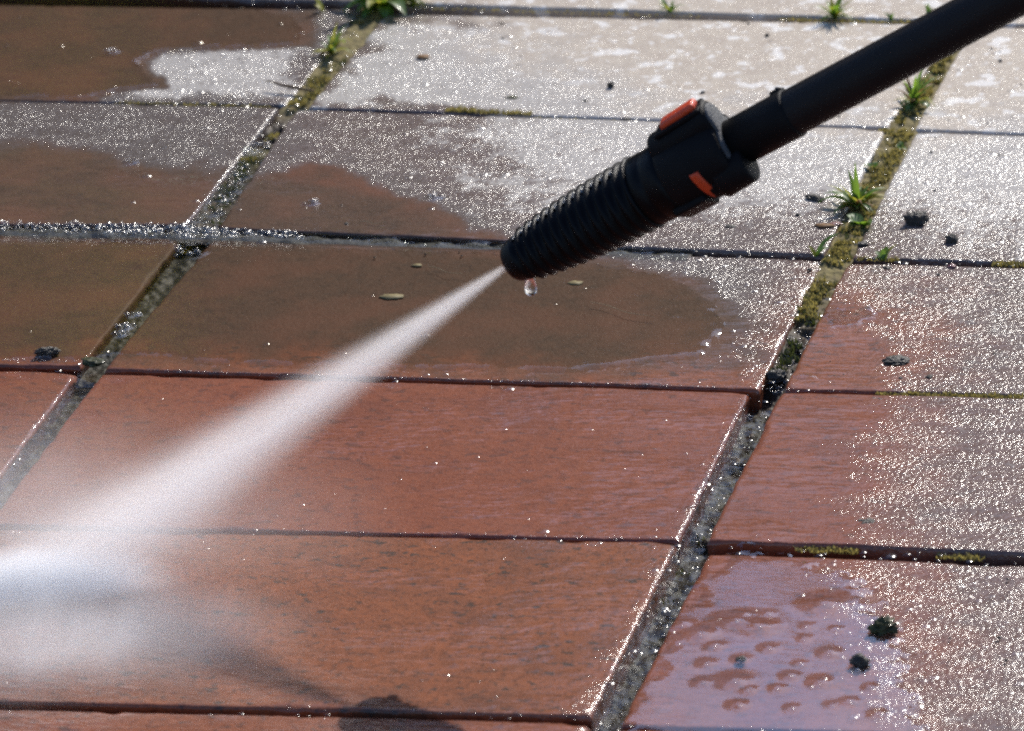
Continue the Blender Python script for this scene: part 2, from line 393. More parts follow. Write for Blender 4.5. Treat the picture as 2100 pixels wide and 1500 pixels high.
def axis_samples(ln, fine):
    e = [0, .0004, .0009, .0015, .0022, .0032, .005] if fine else [0, .001, .0025]
    st = .0029 if fine else .03
    a, z = e[-1], ln - e[-1]; n = max(2, int((z - a) / st))
    return np.array(e[:-1] + list(np.linspace(a, z, n + 1)) + [ln - q for q in reversed(e[:-1])]) / ln
def top_height(px, x, y, e, c, k):
    """height of a paver top at world x, y, e = distance to its edge"""
    z = fbm(x * 18, y * 18, 21, 2) * .0005 + fbm(x * 90, y * 130, 31, 2) * .00012
    return z
def build_paver(c, k, fine):
    q = [np.array(p) for p in quads[(c, k)]]
    lu = np.linalg.norm(q[1] - q[0]); lv = np.linalg.norm(q[3] - q[0])
    us = axis_samples(lu, fine); vs = axis_samples(lv, fine)
    U, V = np.meshgrid(us, vs)
    P = (q[0][None, None] * ((1 - U) * (1 - V))[..., None] + q[1] * (U * (1 - V))[..., None] + q[2] * (U * V)[..., None] + q[3] * ((1 - U) * V)[..., None])
    x, y = P[..., 0], P[..., 1]
    e = np.minimum(np.minimum(U, 1 - U) * lu, np.minimum(V, 1 - V) * lv)
    chip = sstep(.22, .5, fbm(x * 55, y * 55, 41 + c * 7 + k, 3)) + .7 * sstep(.3, .55, fbm(x * 160, y * 160, 51, 2))
    corner = np.maximum(0, 1 - np.hypot(np.minimum(U, 1 - U) * lu, np.minimum(V, 1 - V) * lv) / .011)
    rad = .0014 + .0020 * np.clip(chip, 0, 1) + .0016 * corner
    ee = np.clip(e + fbm(x * 300, y * 300, 61, 2) * .0006 * (e > .0002), 0, 1)
    tt = np.clip(1 - ee / rad, 0, 1)
    z = -rad * .95 * (1 - np.sqrt(np.clip(1 - tt * tt, 0, 1)))
    z = z + top_height(None, x, y, e, c, k) + DZ.get((c, k), random.uniform(-.0006, .0006))
    # ragged outline: edge vertices wander in and out a little
    wob = fbm(x * 120, y * 120, 71, 3) * .0009 * np.clip(1 - e / .004, 0, 1)
    cx, cyy = P[..., 0].mean(), P[..., 1].mean()
    sx = np.where(np.minimum(U, 1 - U) * lu < .004, np.sign(.5 - U), 0); sy = np.where(np.minimum(V, 1 - V) * lv < .004, np.sign(V - .5), 0)
    P[..., 0] += sx * np.abs(wob); P[..., 1] += sy * np.abs(wob)
    P[..., 2] = z
    nv, nu = U.shape
    v = P.reshape(-1, 3); idx = np.arange(nv * nu).reshape(nv, nu)
    f = np.stack([idx[:-1, :-1], idx[1:, :-1], idx[1:, 1:], idx[:-1, 1:]], -1).reshape(-1, 4)
    rim = np.concatenate([idx[0, :], idx[1:, -1], idx[-1, -2::-1], idx[-2:0:-1, 0]])
    low = []; base = len(v)
    layers = [.004, .010, .018, .045]
    vv = [v]
    prev = rim
    ff = [f]
    for d in layers:
        r = v[rim].copy(); r[:, 2] = -d
        nn = fbm(r[:, 0] * 140 + d * 900, r[:, 1] * 140, 81, 3) * .0016
        ctr = np.array([cx, cyy]); dirn = r[:, :2] - ctr
        r[:, :2] -= np.sign(dirn) * np.abs(nn)[:, None] * (np.abs(dirn) > [lu / 2 - .012, lv / 2 - .012])
        ids = np.arange(base, base + len(r)); base += len(r); vv.append(r)
        p2 = np.roll(prev, -1); i2 = np.roll(ids, -1)
        ff.append(np.stack([prev, p2, i2, ids], -1)); prev = ids
    v = np.concatenate(vv); f = np.concatenate(ff)
    org = Vector((cx, cyy, 0))
    px, py = project(v)
    ob = mesh('paver', v - np.array(org), f.tolist(), M_paver, pav, loc=org)
    ob.data.update()
    film, wash, dry, pale, algae = wetness(px, py)
    pool = pool_mask(px, py)
    for nme, val in (('film', film), ('wash', wash), ('dry', dry), ('pale', pale), ('algae', algae), ('pool', pool), ('tone', np.full(len(v), random.random()))):
        attr(ob, nme, val)
    return ob

POOLS = [
    ('wide', [(-700, 489), (180, 491), (380, 494), (700, 505), (1010, 518), (1250, 540), (1400, 575), (1465, 618), (1490, 670), (1430, 730), (1180, 758), (760, 752), (470, 742), (300, 728), (230, 728), (185, 742), (120, 737), (-700, 728)]),
    ('far', [(-700, -40), (330, -10), (600, 30), (628, 60), (618, 90), (440, 97), (330, 104), (285, 126), (315, 158), (328, 174), (240, 184), (180, 199), (-700, 196)])]
def pool_mask(px, py):
    m = np.zeros(px.shape)
    n = fbm(px / 40, py / 16, 5) * 14 + fbm(px / 11, py / 5, 6) * 6
    for nme, poly in POOLS:
        m = np.maximum(m, sstep(-26, 34, sdist(px, py, poly) + n * 1.5))
    return m
for (c, k) in sorted(quads):
    build_paver(c, k, -1 <= c <= 1 and -1 <= k <= 5)

# ------------------------------------------------------------------ water lying on the paving
def water_sheet(name, poly, level, matl, res=.002, bumps=(), mask_n=(14, 6), edge=9.0, fr=(40, 16, 11, 5)):
    g = np.array([G(*p)[:2] for p in poly])
    x0, y0 = g.min(0) - .01; x1, y1 = g.max(0) + .01
    x0 = max(x0, -.62); xs = np.arange(x0, x1, res); ys = np.arange(y0, y1, res)
    X, Y = np.meshgrid(xs, ys)
    px, py = project(np.stack([X, Y, np.full(X.shape, level)], -1).reshape(-1, 3))
    n = fbm(px / fr[0], py / fr[1], 5) * mask_n[0] + fbm(px / fr[2], py / fr[3], 6) * mask_n[1]
    sd = (sdist(px, py, poly) + n).reshape(X.shape)
    Z = level - .0016 * (1 - sstep(-2, edge, sd)) ** 2
    for (bx, by, r, h) in bumps:
        p = G(bx, by, level); d2 = ((X - p.x) ** 2 + (Y - p.y) ** 2) / r ** 2
        Z += h * np.exp(-d2)
    keep = sd > -3
    idx = -np.ones(X.shape, int); idx[keep] = np.arange(keep.sum())
    v = np.stack([X[keep], Y[keep], Z[keep]], -1)
    f = np.stack([idx[:-1, :-1], idx[:-1, 1:], idx[1:, 1:], idx[1:, :-1]], -1).reshape(-1, 4)
    f = f[(f >= 0).all(1)]
    ob = mesh(name, v, f.tolist(), matl); tag(ob, kind='structure'); return ob
pb = [(random.uniform(0, 1400), random.uniform(520, 740), random.uniform(.0008, .0016), random.uniform(.0001, .0003)) for _ in range(60)]
water_sheet('puddle', POOLS[0][1], .0009, M_pool, bumps=pb)
pb = [(random.uniform(-20, 600), random.uniform(0, 190), random.uniform(.001, .002), random.uniform(.0002, .0005)) for _ in range(40)]
water_sheet('puddle', POOLS[1][1], .0009, M_pool, bumps=pb)
# standing water on the near right paver, dented upward by grit
GRIT = [(1449, 1361), (1465, 1325), (1520, 1352), (1620, 1387), (1505, 1398), (1594, 1412), (1535, 1415), (1512, 1446), (1624, 1452), (1433, 1302), (1390, 1318), (1508, 1275), (1574, 1258), (1530, 1260),
        (1680, 1400), (1655, 1285), (1706, 1446), (1760, 1372), (1740, 1440), (1700, 1340), (1648, 1310), (1555, 1285), (1470, 1267), (1640, 1362), (1785, 1410), (1800, 1465), (1715, 1290), (1575, 1330), (1440, 1400), (1690, 1240), (1400, 1280)]
pb = [(x, y, random.lognormvariate(math.log(.0021), .5), random.uniform(.0007, .0015)) for x, y in GRIT]
water_sheet('puddle', [(1478, 1140), (1560, 1135), (1680, 1150), (1780, 1200), (1850, 1290), (1880, 1400), (1900, 1520), (1240, 1510), (1300, 1440), (1330, 1360), (1360, 1300), (1400, 1240), (1440, 1190)], .0005, M_water, bumps=pb, mask_n=(62, 26), edge=20, fr=(110, 11, 40, 5))
for pl in ([(1500, 1040), (1580, 1015), (1610, 1030), (1585, 1060), (1540, 1075)], [(1530, 1095), (1640, 1085), (1690, 1097), (1600, 1110), (1500, 1112)],
           [(1560, 905), (1660, 900), (1680, 915), (1600, 925)], [(1630, 835), (1670, 830), (1660, 870), (1640, 885), (1635, 860)], [(1690, 640), (1780, 628), (1800, 640), (1760, 668), (1700, 672)],
           [(1625, 765), (1660, 765), (1675, 775), (1640, 780)]):
    water_sheet('puddle', pl, .0009, M_water, res=.001, mask_n=(26, 14), edge=8, fr=(50, 7, 20, 4))

# ------------------------------------------------------------------ the open joints: bed, water, moss
def joint_edges(j):
    """list of (left point, right point) running from far to near for the joint right of column j"""
    out = []
    for k in range(-1, 6):
        a, b_ = quads[(j, k)], quads[(j + 1, k)]
        out += [(a[1], b_[0]), (a[2], b_[3])]
    return out
def joint_depth(j, py):
    if j == -1:   # left joint: moss far away, flooded, then washed out
        return np.interp(py, [-200, 210, 235, 290, 310, 460, 490, 740, 770, 2000], [-.0012, -.0015, -.006, -.005, -.0015, -.0012, -.0060, -.0065, -.009, -.010])
    return np.interp(py, [-200, 520, 640, 670, 760, 790, 900, 2000], [-.0008, -.0012, -.0014, -.004, -.004, -.010, -.012, -.012])
def joint_bed(j):
    ed = joint_edges(j); pts = []
    ys = []
    for (a, b_), (c, d) in zip(ed[:-1], ed[1:]):
        n = max(1, int((a - c).length / .0012))
        for s in range(n): ys.append((a.lerp(c, s / n), b_.lerp(d, s / n)))
    nx = 18; V = []; 
    for a, b_ in ys:
        for i in range(nx):
            u = -.12 + 1.24 * i / (nx - 1); V.append(a.lerp(b_, u))
    V = np.array(V); px, py = project(V)
    d = joint_depth(j, py)
    x, y = V[:, 0], V[:, 1]
    flood = (np.interp(py, [480, 500, 735, 750], [1, .25, .25, .6]) if j == -1 else 1.0)
    d = d + flood * fbm(x * 200, y * 120, 91 + j, 4) * (.0035 if j == -1 else .0024) * sstep(-.001, -.004, d) + fbm(x * 420, y * 420, 95, 3) * .0014
    lump = sstep(.18, .45, fbm(x * 110, y * 60, 99 + j, 2)) * (.0035 if j == -1 else .0022) * sstep(-.002, -.006, d) * flood
    V[:, 2] = d + lump
    n = len(ys); idx = np.arange(n * nx).reshape(n, nx)
    f = np.stack([idx[:-1, :-1], idx[1:, :-1], idx[1:, 1:], idx[:-1, 1:]], -1).reshape(-1, 4)
    o = mesh('joint_bed', V, f.tolist(), M_mud); tag(o, kind='structure')
    ms = np.where(j == -1, np.interp(py, [215, 240, 275, 300, 320, 350], [1, 0, 0, .8, .6, .1]), np.interp(py, [560, 680], [1, 0]))
    attr(o, 'mossy', ms)
    attr(o, 'deep', np.interp(py, [478, 500, 725, 750], [0, 1, 1, 0]) if j == -1 else np.zeros(len(py)))
    return o
for j in (-1, 0): joint_bed(j)

def joint_water(j, y_from, y_to, depth, matl, amp=.0006):
    ed = joint_edges(j); rows = []
    for (a, b_), (c, d) in zip(ed[:-1], ed[1:]):
        n = max(1, int((a - c).length / .0012))
        for s in range(n): rows.append((a.lerp(c, s / n), b_.lerp(d, s / n)))
    keep = []
    for a, b_ in rows:
        _, py = project([a.lerp(b_, .5)])
        if y_from <= py[0] <= y_to: keep.append((a, b_))
    nx = 14; V = np.array([a.lerp(b_, -.15 + 1.3 * i / (nx - 1)) for a, b_ in keep for i in range(nx)])
    u = np.tile(np.linspace(-1, 1, nx), len(keep))
    x, y = V[:, 0], V[:, 1]
    V[:, 2] = depth + fbm(x * 90, y * 160, 7 + j, 3) * amp * 1.6 + np.abs(u) ** 3 * .0008
    n = len(keep); idx = np.arange(n * nx).reshape(n, nx)
    f = np.stack([idx[:-1, :-1], idx[1:, :-1], idx[1:, 1:], idx[:-1, 1:]], -1).reshape(-1, 4)
    o = mesh('joint_water', V, f.tolist(), matl); tag(o, kind='structure')
joint_water(-1, 745, 1700, -.0048, M_chan, .0012)
joint_water(0, 800, 1900, -.0090, M_chan, .0008)
joint_water(-1, 290, 478, -.0012, M_chan, .0016)
# row joint in front of the second row runs full of water on the left
def row_strip(name, pts, wid, z, matl, amp=.0006, kind='structure', res=.0012):
    P = [G(*p) for p in pts]; rows = []
    for a, b_ in zip(P[:-1], P[1:]):
        n = max(1, int((b_ - a).length / res))
        rows += [a.lerp(b_, s / n) for s in range(n)]
    nx = 9; V = []
    for i, p in enumerate(rows):
        for q in range(nx): V.append((p.x, p.y + wid * (q / (nx - 1) - .5), 0))
    V = np.array(V); u = np.tile(np.linspace(-1, 1, nx), len(rows))
    V[:, 2] = z + fbm(V[:, 0] * 130, V[:, 1] * 200, 17, 3) * amp - (u ** 4) * .001
    n = len(rows); idx = np.arange(n * nx).reshape(n, nx)
    f = np.stack([idx[:-1, :-1], idx[1:, :-1], idx[1:, 1:], idx[:-1, 1:]], -1).reshape(-1, 4)
    o = mesh(name, V, f[:, ::-1].tolist(), matl); tag(o, kind=kind); return o
row_strip('joint_bed', [(-300, 470), (0, 473), (380, 482), (700, 491), (1040, 505), (1420, 524)], .012, -.0012, M_bed2, .0018)
row_strip('joint_water', [(-300, 470), (0, 473), (380, 482), (700, 491), (1040, 505), (1420, 524)], .0115, .0009, M_chan, .0010)

def moss_field(name, spots, mats, label_kind='stuff'):
    """spots: (point, spread x, spread y, height, count); tiny two-triangle blades"""
    v, f = [], []
    for p, sx, sy, h, n in spots:
        for _ in range(n):
            a = random.uniform(0, 6.283); x = p.x + random.uniform(-1, 1) * sx; y = p.y + random.uniform(-1, 1) * sy
            hh = h * random.uniform(.4, 1.2); lx, ly = math.cos(a), math.sin(a); wd = random.uniform(.0002, .0005)
            ten = random.uniform(.1, .9) * hh; i = len(v)
            v += [(x - ly * wd, y + lx * wd, p.z), (x + ly * wd, y - lx * wd, p.z), (x + lx * ten * .5 + ly * wd, y + ly * ten * .5 - lx * wd, p.z + hh * .6),
                  (x + lx * ten * .5 - ly * wd, y + ly * ten * .5 + lx * wd, p.z + hh * .6), (x + lx * ten, y + ly * ten, p.z + hh)]
            f += [(i, i + 1, i + 2, i + 3), (i + 3, i + 2, i + 4)]
    o = mesh(name, v, f, mats); tag(o, kind=label_kind); return o
def joint_spots(j, y0, y1, cnt, h, z=-.0012, clump=.5):
    out = []; ed = joint_edges(j)
    for (a, b_), (c, d) in zip(ed[:-1], ed[1:]):
        n = max(1, int((a - c).length / .0016))
        for s in range(n):
            l, r = a.lerp(c, s / n), b_.lerp(d, s / n); m_ = l.lerp(r, random.uniform(.15, .85))
            _, py = project([m_])
            if not (y0 <= py[0] <= y1) or random.random() > clump: continue
            p = m_.copy(); p.z = z + random.uniform(-.0006, .0006)
            if mn.noise(Vector((p.x * 70, p.y * 45, j * 3.3))) < -.12: continue
            out.append((p, (r - l).length * .22, .0015, h, cnt))
    return out
def line_spots(x0, y0, x1, y1, cnt, h, z=-.001, step=12, wid=.0018):
    n = max(1, int(abs(x1 - x0) / step)); out = []
    for s in range(n):
        q = random.random(); p = G(x0 + (x1 - x0) * (s + q) / n, y0 + (y1 - y0) * (s + q) / n); p.z = z
        out.append((p, .0022, wid, h * random.uniform(.6, 1.2), cnt))
    return out
sp = joint_spots(-1, -120, 215, 34, .0024) + joint_spots(-1, 275, 330, 20, .0018, clump=.4) + joint_spots(0, -120, 655, 34, .0024, clump=.8)
sp += line_spots(920, 229, 1085, 236, 30, .0022, .0002) + line_spots(1085, 238, 1345, 250, 6, .001) + line_spots(1760, 528, 1850, 532, 24, .0018) + line_spots(2035, 540, 2110, 543, 34, .0022)
sp += line_spots(1795, 806, 1930, 810, 26, .0018) + line_spots(1940, 811, 2110, 818, 34, .0024) + line_spots(1640, 1125, 1760, 1130, 26, .0020) + line_spots(1930, 1139, 2010, 1144, 26, .0018)
sp += line_spots(240, 207, 560, 217, 8, .0012) + line_spots(790, 12, 1440, 32, 4, .0012) + line_spots(1600, 38, 1960, 48, 12, .0018) + line_spots(1860, 268, 1800, 265, 26, .002)
moss_field('moss', sp, M_moss)
sp = joint_spots(-1, 290, 470, 9, .0022, clump=.6) + joint_spots(0, 655, 760, 20, .003, clump=.5) + joint_spots(0, 820, 1200, 10, .003, -.009, clump=.06) + joint_spots(0, -120, 655, 8, .002, clump=.6) + joint_spots(-1, -120, 215, 8, .002)
moss_field('dark_moss', sp, M_mossd)

# ------------------------------------------------------------------ pressure washer lance
AX = (RIGHT * .795 + UP * .418 - DIR * .44).normalized()       # from the tip back along the lance
UPN = (UP - AX * UP.dot(AX)).normalized()                       # across the lance, upward in view
SIDE = AX.cross(UPN).normalized()
px_m = 1 / S_PX
foreshort = math.sqrt(1 - (AX.dot(DIR)) ** 2)
LROLL = 0.0
def LP(s, up=0.0, side=0.0):
    if LROLL: up, side = up * math.cos(LROLL) - side * math.sin(LROLL), up * math.sin(LROLL) + side * math.cos(LROLL)
    return AX * (s * px_m / foreshort) + UPN * (up * px_m) + SIDE * (side * px_m)
lance = empty('pressure_washer_lance', TIP)
tag(lance, 'black pressure washer lance with ribbed nozzle and orange tab, spraying over the wet pavers', 'pressure washer')
def lathe(name, prof, matl, seg=72, parent=lance, cap=True, ovality=None):
    v, f = [], []
    for s, r in prof:
        for i in range(seg):
            a = 2 * math.pi * i / seg; v.append(LP(s, r * math.cos(a), r * math.sin(a)))
    for k in range(len(prof) - 1):
        for i in range(seg):
            j = (i + 1) % seg; f.append((k * seg + i, k * seg + j, (k + 1) * seg + j, (k + 1) * seg + i))
    if cap:
        f.append(tuple(reversed(range(seg)))); f.append(tuple((len(prof) - 1) * seg + i for i in range(seg)))
    return mesh(name, v, f, matl, parent)
# ribbed nozzle body: ogive with saw-tooth ribs
def ogive(s): return np.interp(s, [-4, 0, 10, 60, 130, 200, 290, 365], [34, 40, 45, 56, 66, 72, 75, 76])
prof = [(-4, 12), (-4, 30), (-3, 36), (2, 41), (10, 45), (22, ogive(22)), (30, ogive(30))]
s = 32.0
while s < 300:
    p = 21.5; r0, r1 = ogive(s), ogive(s + p)
    prof += [(s + 1, r0 - 5.2), (s + 4, r0 - 5.6), (s + 7, r0 - 4.0), (s + 8.5, r0 + 2.8), (s + 11, r0 + 5.4), (s + 14, r1 + 4.4), (s + 18, r1 - .5)]
    s += p
prof += [(304, 72), (308, 76), (330, 77), (334, 74.5), (338, 77), (360, 78), (372, 78), (374, 70)]
lathe('nozzle', prof, M_rib)
lathe('spray_orifice', [(-9, 7), (-9, 12), (-6, 14), (0, 14)], M_black, 24)
# water lodged in the grooves reads as bright ticks: thin rings of clear water
for i in range(12):
    s0 = 34.5 + 21.5 * i; r = ogive(s0) - 4.6
    v, f = [], []
    n = 26; a0, a1 = -.15, 1.15
    for k in range(n):
        a = -(a0 + (a1 - a0) * k / (n - 1)) + .35; wob = 1 + .5 * math.sin(k * 1.9 + i) * random.random()
        for q in range(6):
            b_ = math.pi * q / 5; v.append(LP(s0 + 3.6 * math.cos(b_), (r + 4.6 * wob * math.sin(b_)) * math.cos(a), -(r + 4.6 * wob * math.sin(b_)) * math.sin(a)))
    for k in range(n - 1):
        for q in range(5): f.append((k * 6 + q, k * 6 + q + 1, (k + 1) * 6 + q + 1, (k + 1) * 6 + q))
    mesh('groove_water', v, f, M_groove, lance)

# collar housing: keyhole cross-section extruded along the lance
def section(rad, top, half, n=40, flat=.97):
    pts = []
    a_s = math.asin(min(1, half / rad))
    for i in range(n):
        a = a_s + (2 * math.pi - 2 * a_s) * i / (n - 1); pts.append((rad * math.cos(a), rad * math.sin(a)))
    rc = half * flat
    for i in range(9):
        a = -math.pi / 2 + (math.pi / 2) * i / 8; pts.append((top - rc + rc * math.cos(a), -half + rc + rc * math.sin(a)))
    for i in range(9):
        a = (math.pi / 2) * i / 8; pts.append((top - rc + rc * math.cos(a), half - rc + rc * math.sin(a)))
    return pts
def extrude(name, stations, matl, parent=lance):
    v, f = [], []; n = len(stations[0][1])
    for s_, pts in stations: v += [LP(s_, a, b_) for a, b_ in pts]
    for k in range(len(stations) - 1):
        for i in range(n):
            j = (i + 1) % n; f.append((k * n + i, k * n + j, (k + 1) * n + j, (k + 1) * n + i))
    f.append(tuple(reversed(range(n)))); f.append(tuple((len(stations) - 1) * n + i for i in range(n)))
    o = mesh(name, v, f, matl, parent)
    mod = o.modifiers.new('e', 'EDGE_SPLIT'); mod.split_angle = math.radians(38); return o
def scaled(pts, k): return [(a * k, b_ * k) for a, b_ in pts]
LROLL = math.radians(33)
col = []
for s_, rad, top, half, k in ((366, 76, 90, 33, .95), (370, 79, 98, 37, .985), (376, 80, 101, 38, 1), (420, 80, 103, 38, 1), (470, 79, 107, 38, 1), (488, 77, 111, 38, 1), (497, 76, 112, 38, .985), (501, 74, 110, 37, .955)):
    col.append((s_, scaled(section(rad, top, half), k)))
housing = extrude('collar_housing', col, M_black)
# rear face plate
pl = section(66, 110, 34); extrude('rear_plate', [(501.2, scaled(pl, .93)), (505, scaled(pl, .91)), (507, scaled(pl, .86))], M_grey, housing)
# orange release tab on top (rounded slab)
def slab(name, s0, s1, u0, u1, half, matl, parent, bev=5, tilt=0.0):
    bm = bmesh.new(); vs = []
    for s_ in (s0, s1):
        for b_ in (-half, half):
            for u_ in (u0, u1):
                vs.append(bm.verts.new(LP(s_, u_ + tilt * (s_ - s0), b_)))
    bmesh.ops.convex_hull(bm, input=bm.verts)
    bmesh.ops.dissolve_limit(bm, angle_limit=.02, verts=bm.verts, edges=bm.edges)
    bmesh.ops.bevel(bm, geom=list(bm.edges), offset=bev * px_m, segments=4, profile=.5, affect='EDGES')
    return bm_obj(name, bm, matl, parent)
slab('release_tab', 408, 487, 98, 117, 19, M_orange, lance, 8, .09)
slab('tab_base', 392, 495, 94, 104, 28, M_black, lance, 3, .06)
LROLL = 0.0
v, f = [], []
for k in range(15):
    th = math.radians(114 + 56 * k / 14)
    for s_, r_ in ((426, 79), (426, 81.5), (428, 83), (443, 83), (445, 81.5), (445, 79)): v.append(LP(s_ + 6 * k / 14, r_ * math.cos(th), r_ * math.sin(th)))
for k in range(14):
    for q in range(5): f.append((k * 6 + q, k * 6 + q + 1, (k + 1) * 6 + q + 1, (k + 1) * 6 + q))
f += [(5, 4, 3, 2, 1, 0), tuple(14 * 6 + q for q in range(6))]
mesh('selector_window', v, f, M_orange, housing)
# lower locking lug: short stepped cylinder under the collar, on the viewer's side
def cyl(name, c0, c1, r0, r1, matl, parent=lance, seg=36, bev=3):
    a = Vector(c1) - Vector(c0); ax = a.normalized(); t = ax.orthogonal().normalized(); b_ = ax.cross(t); v, f = [], []
    L_ = a.length; be = bev * px_m
    prof_ = [(0, r0 * px_m - be), (be * .3, r0 * px_m - be * .3), (be, r0 * px_m), (L_ - be, r1 * px_m), (L_ - be * .3, r1 * px_m - be * .3), (L_, r1 * px_m - be)]
    for d, r in prof_:
        for i in range(seg):
            an = 2 * math.pi * i / seg; v.append(Vector(c0) + ax * d + t * (r * math.cos(an)) + b_ * (r * math.sin(an)))
    for k in range(len(prof_) - 1):
        for i in range(seg):
            j = (i + 1) % seg; f.append((k * seg + i, k * seg + j, (k + 1) * seg + j, (k + 1) * seg + i))
    f.append(tuple(reversed(range(seg)))); f.append(tuple((len(prof_) - 1) * seg + i for i in range(seg)))
    return mesh(name, v, f, matl, parent)
cyl('locking_lug', LP(456, -52, 14), LP(524, -52, 14), 43, 40, M_black, bev=7)
cyl('lug_ring', LP(440, -52, 14), LP(456, -52, 14), 35, 35, M_black, bev=2)
slab('lower_guard', 352, 424, -85, -60, 36, M_black, housing, 7)
# tube and its sleeve
lathe('tube', [(495, 40), (498, 47), (640, 48), (900, 47.5), (1400, 47), (4200, 47), (4203, 40)], M_tube, 64)
lathe('tube_sleeve', [(505, 44), (507, 50.5), (630, 51.5), (634, 50.5), (636, 44)], M_black, 64)
slab('clip', 607, 632, 48, 57, 12, M_black, lance, 3)
slab('clip_tongue', 618, 624, 55, 62, 3, M_grey, lance, 1)

# droplets on the lance
def teardrop(name, p, r, ln, matl, parent=None):
    v, f = [], []; seg = 16; prof_ = [(0, .55), (.15, .72), (.35, .86), (.6, 1.0), (.78, .92), (.9, .66), (.97, .36), (1, .02)]
    for d, q in prof_:
        for i in range(seg):
            a = 2 * math.pi * i / seg; v.append((r * q * math.cos(a), r * q * math.sin(a), -ln * d))
    for k in range(len(prof_) - 1):
        for i in range(seg):
            j = (i + 1) % seg; f.append((k * seg + i, (k + 1) * seg + i, (k + 1) * seg + j, k * seg + j))
    f.append(tuple(range(seg))); f.append(tuple(reversed([(len(prof_) - 1) * seg + i for i in range(seg)])))
    return mesh(name, v, f, matl, parent, loc=p)
UNDER = lambda s_, r_: TIP + LP(s_, -r_ * .985, -r_ * .18)
o = teardrop('water_drop', UNDER(20, 42), 13 * px_m, 42 * px_m, M_drop)
tag(o, 'large clear water drop hanging from the lip of the black nozzle', 'water drop')
words = ['first small bead clinging under the nozzle ribs, nearest the big hanging drop', 'second small bead under the nozzle ribs, counting from the hanging drop',
         'third small bead under the nozzle ribs, counting from the hanging drop', 'fourth small bead under the nozzle ribs, farthest from the hanging drop']
for i in range(4):
    s_ = 34.5 + 21.5 * (i + .55); r_ = float(ogive(s_))
    o = teardrop('water_bead', UNDER(s_, r_ - 5), 5.2 * px_m, 11 * px_m, M_drop)
    tag(o, words[i], 'water drop', 'small beads under the nozzle ribs')

# ------------------------------------------------------------------ soil lumps, pebbles, leaves
def clump_mesh(seed, sx, sy, sz, rough=.45, sub=3, blocky=0.0):
    bm = bmesh.new(); bmesh.ops.create_icosphere(bm, subdivisions=sub, radius=1)
    o3 = Vector((seed * 7.31, seed * 3.7, seed * 1.9))
    for v in bm.verts:
        d = v.co.normalized()
        if blocky:
            m_ = max(abs(d.x), abs(d.y), abs(d.z)); d = d.lerp(d / m_ * .85, blocky)
        k = 1 + rough * (mn.fractal(d * 1.7 + o3, .6, 2.1, 5)) + rough * .35 * mn.noise(d * 7 + o3)
        v.co = Vector((d.x * sx * k, d.y * sy * k, max(d.z * sz * k, -sz * .35)))
    return bm
def lump(px, py, wpx, hpx, name, cat, label, matl=M_soil, group='dark soil lumps washed onto the pavers', seed=None, blocky=0.0, zoff=0.0, rough=.5, depth=.8, flat=1.0):
    p = G(px, py + hpx * .35, zoff); s_ = 1 / 4780.0
    wpx *= .78; hpx *= .88; sx = wpx * .5 * s_; sy = sx * depth; sz = max(hpx * .62 * s_ - sy * .25, sx * .25) * flat
    bm = clump_mesh(seed or (px * .01 + py), sx, sy, sz, rough, 4 if wpx > 40 else 3, blocky)
    o = bm_obj(name, bm, matl, None, (p.x, p.y, zoff + sz * .3)); o.rotation_euler.z = random.uniform(-.4, .4)
    tag(o, label, cat, group); return o
lump(1880, 442, 60, 44, 'soil_lump', 'soil', 'largest black soil lump, square block on the right of the main grass tuft', blocky=.8, rough=.28)
lump(1672, 404, 58, 22, 'soil_lump', 'soil', 'long dark soil lump lying just left of the main grass tuft', rough=.35, depth=.5)
lump(1497, 463, 30, 13, 'soil_lump', 'soil', 'small flat soil lump right of the nozzle body')
lump(1952, 487, 34, 30, 'soil_lump', 'soil', 'rounded mossy soil lump below and right of the square block')
lump(1636, 440, 14, 12, 'soil_lump', 'soil', 'tiny dark clod left of the long lump')
lump(1770, 498, 28, 16, 'soil_lump', 'soil', 'dark clod at the right edge of the mossy joint below the tuft')
lump(1952, 545, 24, 14, 'soil_lump', 'soil', 'reddish brown clod just under the right mossy row joint', M_stone)
lump(1838, 733, 66, 26, 'soil_lump', 'soil', 'wide flattened dark lump with a bright wet glint, right of the open joint', flat=.7)
lump(1803, 819, 44, 12, 'soil_lump', 'soil', 'thin dark lump just below a mossy row joint on the right', depth=.5)
lump(1780, 1068, 44, 20, 'soil_lump', 'soil', 'dark mossy lump just above the dark lower right row joint')
lump(1813, 1280, 56, 36, 'soil_lump', 'soil', 'upright mossy lump with a green tip standing on the lower right paver', M_mossd, rough=.7)
lump(1765, 1352, 42, 32, 'soil_lump', 'soil', 'dark round lump in the puddle below the upright mossy lump', rough=.6)
lump(1520, 1350, 26, 14, 'soil_lump', 'soil', 'small dark grit lump breaking the sky reflection in the puddle')
lump(95, 717, 62, 25, 'soil_lump', 'soil', 'peaked dark lump sitting in water at the left edge', depth=.6)
lump(190, 738, 58, 22, 'soil_lump', 'soil', 'glittering wet clod at the end of the left open joint', M_mossd)
lump(1285, 243, 24, 10, 'soil_lump', 'soil', 'flat dark clod on the row joint left of the orange tab')
lump(1253, 172, 16, 24, 'soil_lump', 'soil', 'narrow upright brown clod on the pale paver', rough=.7)
lump(1200, 206, 12, 9, 'soil_lump', 'soil', 'tiny black crumb left of the narrow upright clod')
lump(1047, 197, 46, 14, 'soil_lump', 'soil', 'spreading greenish crumb patch on the pale paver', M_mossd, depth=.6, rough=.8, flat=.5)
lump(1573, 71, 13, 12, 'soil_lump', 'soil', 'small black crumb above the lance tube')
lump(1441, 188, 14, 9, 'soil_lump', 'soil', 'tiny black crumb just above the orange tab')
lump(1030, 47, 18, 7, 'soil_lump', 'soil', 'flat dark crumb near the far row joint, right of the big tuft')
